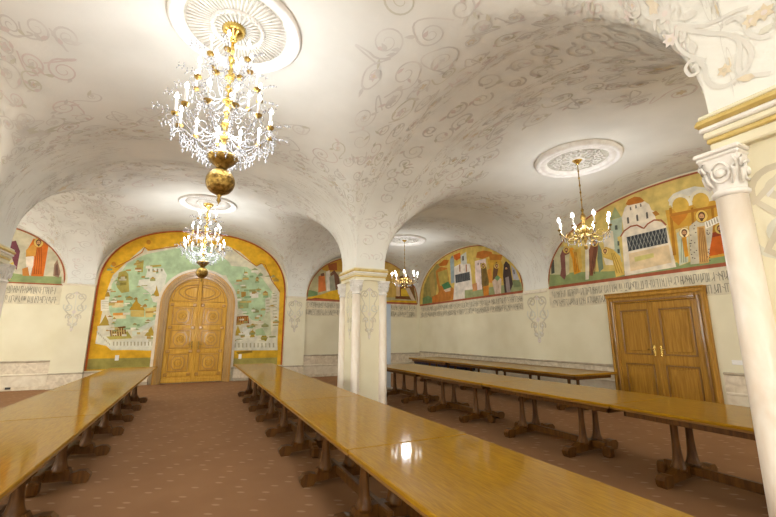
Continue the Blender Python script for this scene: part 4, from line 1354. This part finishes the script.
def ros_scroll(label, loc):
    r = thing('ceiling_rosette', label, 'rosette', loc)
    m = MB()
    m.lathe([(.74, .12), (.74, -.03), (.73, -.06), (.70, -.075), (.665, -.07), (.65, -.045), (.62, -.05), (.58, -.065), (.545, -.055), (.52, -.02), (.51, .10)], M['stone'], 64, cap=False)
    m.build('outer_moulding', r)
    f = MB()
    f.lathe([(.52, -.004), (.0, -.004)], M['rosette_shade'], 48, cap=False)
    for k in range(8):
        T = Matrix.Rotation(2 * PI * k / 8, 4, 'Z')
        for s in (1, -1):
            f.tube([(p[0], s * p[1], -.014) for p in spiral_pts(.36, .085, .095, 1.3, 2.6, 1, 20, .12)], .012, M['stone'], 5, T=T)
            f.tube([(.14, s * .01, -.012), (.22, s * .035, -.022), (.29, s * .03, -.012)], [.006, .014, .006], M['stone'], 5, T=T)
        f.tube([(.40, 0, -.012), (.45, 0, -.022), (.50, 0, -.012)], [.008, .022, .006], M['stone'], 6, T=T)
    f.build('scroll_relief', r)
    b = MB()
    b.lathe([(.14, 0), (.135, -.03), (.11, -.035), (.09, -.02), (.0, -.02)], M['stone'], 32, cap=False)
    b.build('boss', r)
    return r


def crown(nave, x0, x1, y0, y1, kind):
    return cell_fn(kind, nave)(0, 0)


CY_A, CY_B = (R1 + Q0) / 2, (Q1 + END) / 2           # bay centres
XM, XN = 0.05, (P1 + XR) / 2
zm, zr = cell_fn('near', 'main')(0, 0), cell_fn('near', 'right')(0, 0)
YA, YB = 4.40, 11.40
ros_fluted('large fluted plaster rosette overhead at the top edge', (XM + .09, YA, zm - .02))
ros_fluted('fluted plaster rosette over the far chandelier before the arched door', (0.0, YB, zm - .02))
ros_scroll('scrolled plaster rosette over the candle chandelier by the brown door', (XN, 4.55, zr - .02))
ros_scroll('small looking scrolled rosette over the far candle chandelier behind the pillar', (XN + .02, YB, zr - .02))


# ------------------------------------------------------------------ chandeliers
def bulb_mesh():
    m = MB()
    m.lathe([(.006, 0), (.014, .008), (.022, .028), (.019, .046), (.010, .066), (.001, .082)], M['bulb'], 10)
    return m


def point_lamp(root, z_, w, r):
    L = bpy.data.lights.new('lamp_light', 'POINT')
    L.energy = w; L.color = LAMP_COL; L.shadow_soft_size = r
    o_ = bpy.data.objects.new('lamp_light', L); COL.objects.link(o_)
    o_.parent = root; o_.location = (0, 0, z_)
    return o_


def drops(m, pts, mat, r=.011, rz=.017):
    for p in pts: m.octa(p, r, rz, mat)


def make_grand(label, loc):
    root = thing('chandelier', label, 'chandelier', loc)
    C_, G, GD = M['crystal'], M['gold'], M['gold_dark']
    m = MB(); m.lathe([(.0, .012), (.13, .012), (.135, -.01), (.125, -.03), (.13, -.045), (.10, -.085), (.06, -.105), (.05, -.15), (.03, -.18), (.0, -.19)], G, 28, lobes=(12, .02)); m.build('canopy', root)
    m = MB(); z_ = -.18
    prof = [(.016, z_)]
    for zc, rk in ((-.30, .030), (-.42, .045), (-.55, .03), (-.66, .05), (-.80, .036), (-.95, .055), (-1.10, .036), (-1.25, .045), (-1.42, .05), (-1.58, .042)):
        prof += [(.020, zc + .045), (rk, zc + .018), (rk * 1.05, zc), (rk, zc - .018), (.020, zc - .045)]
    prof += [(.03, -1.68)]
    m.lathe(prof, G, 16); m.build('stem', root)
    m = MB(); m.lathe([(.05, -1.60), (.16, -1.635), (.165, -1.655), (.13, -1.70), (.085, -1.735), (.06, -1.76), (.05, -1.79)], GD, 28); m.build('bowl', root)
    m = MB(); m.lathe([(.15 * math.sin(PI * k / 18), -1.93 + .15 * math.cos(PI * k / 18)) for k in range(19)], GD, 36); m.build('ball', root)
    m = MB(); m.lathe([(.022, -2.07), (.026, -2.09), (.014, -2.11), (.02, -2.13), (.024, -2.145), (.012, -2.165), (.0, -2.19)], GD, 14); m.build('finial', root)
    for ti, (zc, R_, n, off) in enumerate(((-.46, .23, 6, .3), (-.84, .35, 9, .1), (-1.27, .50, 12, .13))):
        # one arm with its pan, sleeve, bulb; then turned copies
        a = MB()
        zs = zc - .02
        path = []
        for k in range(15):
            t = k / 14
            rr = .03 + (R_ - .03) * t
            path.append((rr, 0, zs - .02 - .10 * math.sin(PI * min(1, t * 1.15)) * (1 if ti < 2 else 1.2) + .02 * t - (.02 if t > .9 else .03)))
        path[-1] = (R_, 0, zc - .012)
        a.tube(path, .008, C_, 6)
        a.tube([(R_ * .55 + .05 * math.cos(t), 0, zs - .10 + .045 * math.sin(t)) for t in [.4 + 5 * k / 12 for k in range(13)]], .005, C_, 5)
        arm = a.build('arm', root)
        p = MB(); p.lathe([(.004, -.034), (.020, -.030), (.034, -.016), (.040, .0), (.041, .008), (.030, .008), (.015, .012), (.015, .022)], GD, 14, T=Matrix.Translation((R_, 0, zc))); p.build('drip_pan', arm)
        p = MB(); p.lathe([(.015, .0), (.0145, .150), (.009, .158)], M['candle'], 10, T=Matrix.Translation((R_, 0, zc + .015))); p.build('candle', arm)
        bm_ = bulb_mesh(); bo = bm_.build('bulb', arm); bo.location = (R_, 0, zc + .168)
        s = MB()                                      # wired crystal spray reaching out past the pan
        pts = [(R_ + .03, 0, zc - .005), (R_ + .07, .015, zc + .025), (R_ + .11, -.012, zc + .012), (R_ + .155, .012, zc + .035), (R_ + .20, 0, zc + .02)]
        s.tube(pts, .0022, C_, 4)
        drops(s, pts[1:], C_, .014, .020)
        for q in pts[1:]:
            s.octa((q[0] + .012, q[1] + .03, q[2] + .012), .009, .013, C_); s.octa((q[0] + .005, q[1] - .03, q[2] - .016), .009, .013, C_)
        s.tube([(R_ + .05 + .03 * math.cos(t), .0, zc - .06 + .03 * math.sin(t)) for t in [2 * PI * k / 12 for k in range(13)]], .004, C_, 5)
        s.octa((R_ + .05, 0, zc - .12), .013, .026, C_)
        sp = s.build('crystal_spray', root)
        g = MB()                                      # bead swag to the next arm
        A, B = Vector((R_, 0, zc - .02)), Vector((R_ * math.cos(2 * PI / n), R_ * math.sin(2 * PI / n), zc - .02))
        for dep, cnt in (((.10, 11), (.17, 13)) if ti == 2 else ((.07, 9),)):
            pp = []
            for k in range(cnt + 1):
                t = k / cnt
                q = A.lerp(B, t) * (1 + .10 * math.sin(PI * t)); q.z = zc - .02 - dep * math.sin(PI * t)
                pp.append(q)
            g.tube(pp, .002, C_, 4)
            drops(g, pp[1:-1], C_, .009, .011)
        mid = (A + B) / 2 * 1.08
        g.octa((mid.x, mid.y, zc - .235), .016, .03, C_)
        g.tube([(mid.x + .035 * math.cos(t) * math.cos(PI / n + PI / 2), mid.y + .035 * math.cos(t) * math.sin(PI / n + PI / 2), zc - .15 + .035 * math.sin(t)) for t in [2 * PI * k / 14 for k in range(15)]], .005, C_, 5)
        gl = g.build('bead_garland', root)
        ch = None
        if ti == 2:                            # bead chain from this tier down to the stem / bowl
            c = MB()
            r1, z1 = ((.05, zc - .30) if ti < 2 else (.15, -1.63))
            pp = []
            for k in range(17):
                t = k / 16
                pp.append((R_ + (r1 - R_) * t, 0, zc - .03 + (z1 - zc + .03) * t - .09 * math.sin(PI * t)))
            c.tube(pp, .002, C_, 4)
            drops(c, pp[1::1], C_, .008, .011)
            for k in range(2, 15, 3):
                q = pp[k]
                c.tube([(q[0], .022 * math.cos(t), q[2] - .035 + .026 * math.sin(t)) for t in [2 * PI * j / 10 for j in range(11)]], .0045, C_, 5)
                c.octa((q[0], 0, q[2] - .085), .011, .022, C_)
            ch = c.build('bead_chain', root)
        for k in range(n):
            ang = off + 2 * PI * k / n
            for prt in [q_ for q_ in (arm, sp, gl, ch) if q_]:
                if k == 0: prt.rotation_euler = (0, 0, ang)
                else: spin(prt, ang)
    point_lamp(root, -.95, GRAND_W * .5, .30); point_lamp(root, -1.42, GRAND_W * 2.9, .42)
    return root


def make_small(label, loc):
    root = thing('chandelier', label, 'chandelier', loc)
    C_, G, GD = M['crystal'], M['gold'], M['gold_dark']
    m = MB(); m.lathe([(0, .022), (.085, .022), (.09, .005), (.06, -.02), (.035, -.05), (.02, -.07), (0, -.075)], G, 22); m.build('canopy', root)
    m = MB()
    prof = [(.009, -.06)]
    for zc in (-.20, -.34, -.48, -.62, -.76): prof += [(.009, zc + .03), (.018, zc), (.009, zc - .03)]
    prof += [(.009, -.92), (.03, -.96), (.014, -1.0), (.04, -1.06), (.05, -1.10), (.02, -1.17), (.03, -1.25), (.055, -1.32), (.05, -1.38), (.02, -1.44), (.035, -1.50), (.02, -1.56), (.0, -1.60)]
    m.lathe(prof, GD, 16); m.build('stem', root)
    m = MB(); m.lathe([(.034 * math.sin(PI * k / 10), -1.645 + .045 * math.cos(PI * k / 10)) for k in range(11)], GD, 14); m.build('pendant_ball', root)
    R_, zc, n = .43, -1.33, 8
    a = MB()
    path = [(.04, 0, -1.40), (.10, 0, -1.47), (.19, 0, -1.50), (.28, 0, -1.49), (.36, 0, -1.45), (.41, 0, -1.40), (R_, 0, zc - .015)]
    a.tube(path, .009, GD, 7)
    a.tube([(.27 + .055 * math.cos(t), 0, -1.42 + .055 * math.sin(t)) for t in [-1.4 + 5.2 * k / 14 for k in range(15)]], .006, GD, 6)
    a.tube([(.12 + .05 * math.cos(t), 0, -1.38 + .06 * math.sin(t)) for t in [-1.4 - 5.0 * k / 14 for k in range(15)]], .006, GD, 6)
    arm = a.build('arm', root)
    p = MB(); p.lathe([(.004, -.018), (.026, -.012), (.036, .002), (.034, .010), (.016, .012), (.014, .022)], GD, 12, T=Matrix.Translation((R_, 0, zc))); p.build('drip_pan', arm)
    p = MB(); p.lathe([(.013, 0), (.0125, .125), (.008, .132)], M['candle'], 10, T=Matrix.Translation((R_, 0, zc + .018))); p.build('candle', arm)
    bm_ = bulb_mesh(); bo = bm_.build('bulb', arm); bo.location = (R_, 0, zc + .145); bo.scale = (1.25, 1.25, 1.2)
    sps = []
    for q in ((.42, -1.44), (.31, -1.535), (.19, -1.545)):
        d = MB()
        d.lathe([(.0, -.04), (.013, -.022), (.012, -.01), (.003, .01), (.006, .02), (.002, .035)], C_, 6, T=Matrix.Translation((q[0], 0, q[1])))
        sps.append(d.build('crystal_drop', root))
    g = MB()
    A, B = Vector((.36, 0, -1.44)), Vector((.36 * math.cos(2 * PI / n), .36 * math.sin(2 * PI / n), -1.44))
    pp = []
    for k in range(13):
        t = k / 12
        q = A.lerp(B, t); q.z = -1.445 - .08 * math.sin(PI * t); pp.append(q)
    g.tube(pp, .002, G, 4); drops(g, pp[1:-1], C_, .010, .013)
    gl = g.build('bead_garland', root)
    for k in range(n):
        ang = .25 + 2 * PI * k / n
        for prt in (arm, gl, *sps):
            if k == 0: prt.rotation_euler = (0, 0, ang)
            else: spin(prt, ang)
    point_lamp(root, -1.22, SMALL_W, .13)
    return root


g1 = make_grand('nearest three-tier crystal chandelier with gilt ball, overhead', (XM + .045, YA, zm - .03))
g2 = copy_tree(g1); g2.location = (0, YB, zm - .03); g2['label'] = 'far three-tier crystal chandelier hanging before the arched door'
s1 = make_small('eight-candle chandelier hanging in front of the church fresco', (XN, 4.55, zr - .05))
s2 = copy_tree(s1); s2.location = (XN + .02, YB, zr - .05); s2['label'] = 'far eight-candle chandelier beside the pillar top'
# matching aisle lamps across the hall; unseen ones behind the camera added as fill light
s3 = copy_tree(s1); s3.location = (-XN, YB, zr - .05); s3['label'] = 'eight-candle chandelier in the far bay of the aisle across the hall'
s4 = copy_tree(s1); s4.location = (-XN, 4.55, zr - .05); s4['label'] = 'eight-candle chandelier in the near bay of the aisle across the hall'
g3 = copy_tree(g1); g3.location = (0, -2.8, zm - .03); g3['label'] = 'three-tier crystal chandelier added for fill light, unseen behind the camera'
s5 = copy_tree(s1); s5.location = (XN, -2.8, zr - .05); s5['label'] = 'eight-candle chandelier added for fill light in the unseen right bay behind the camera'
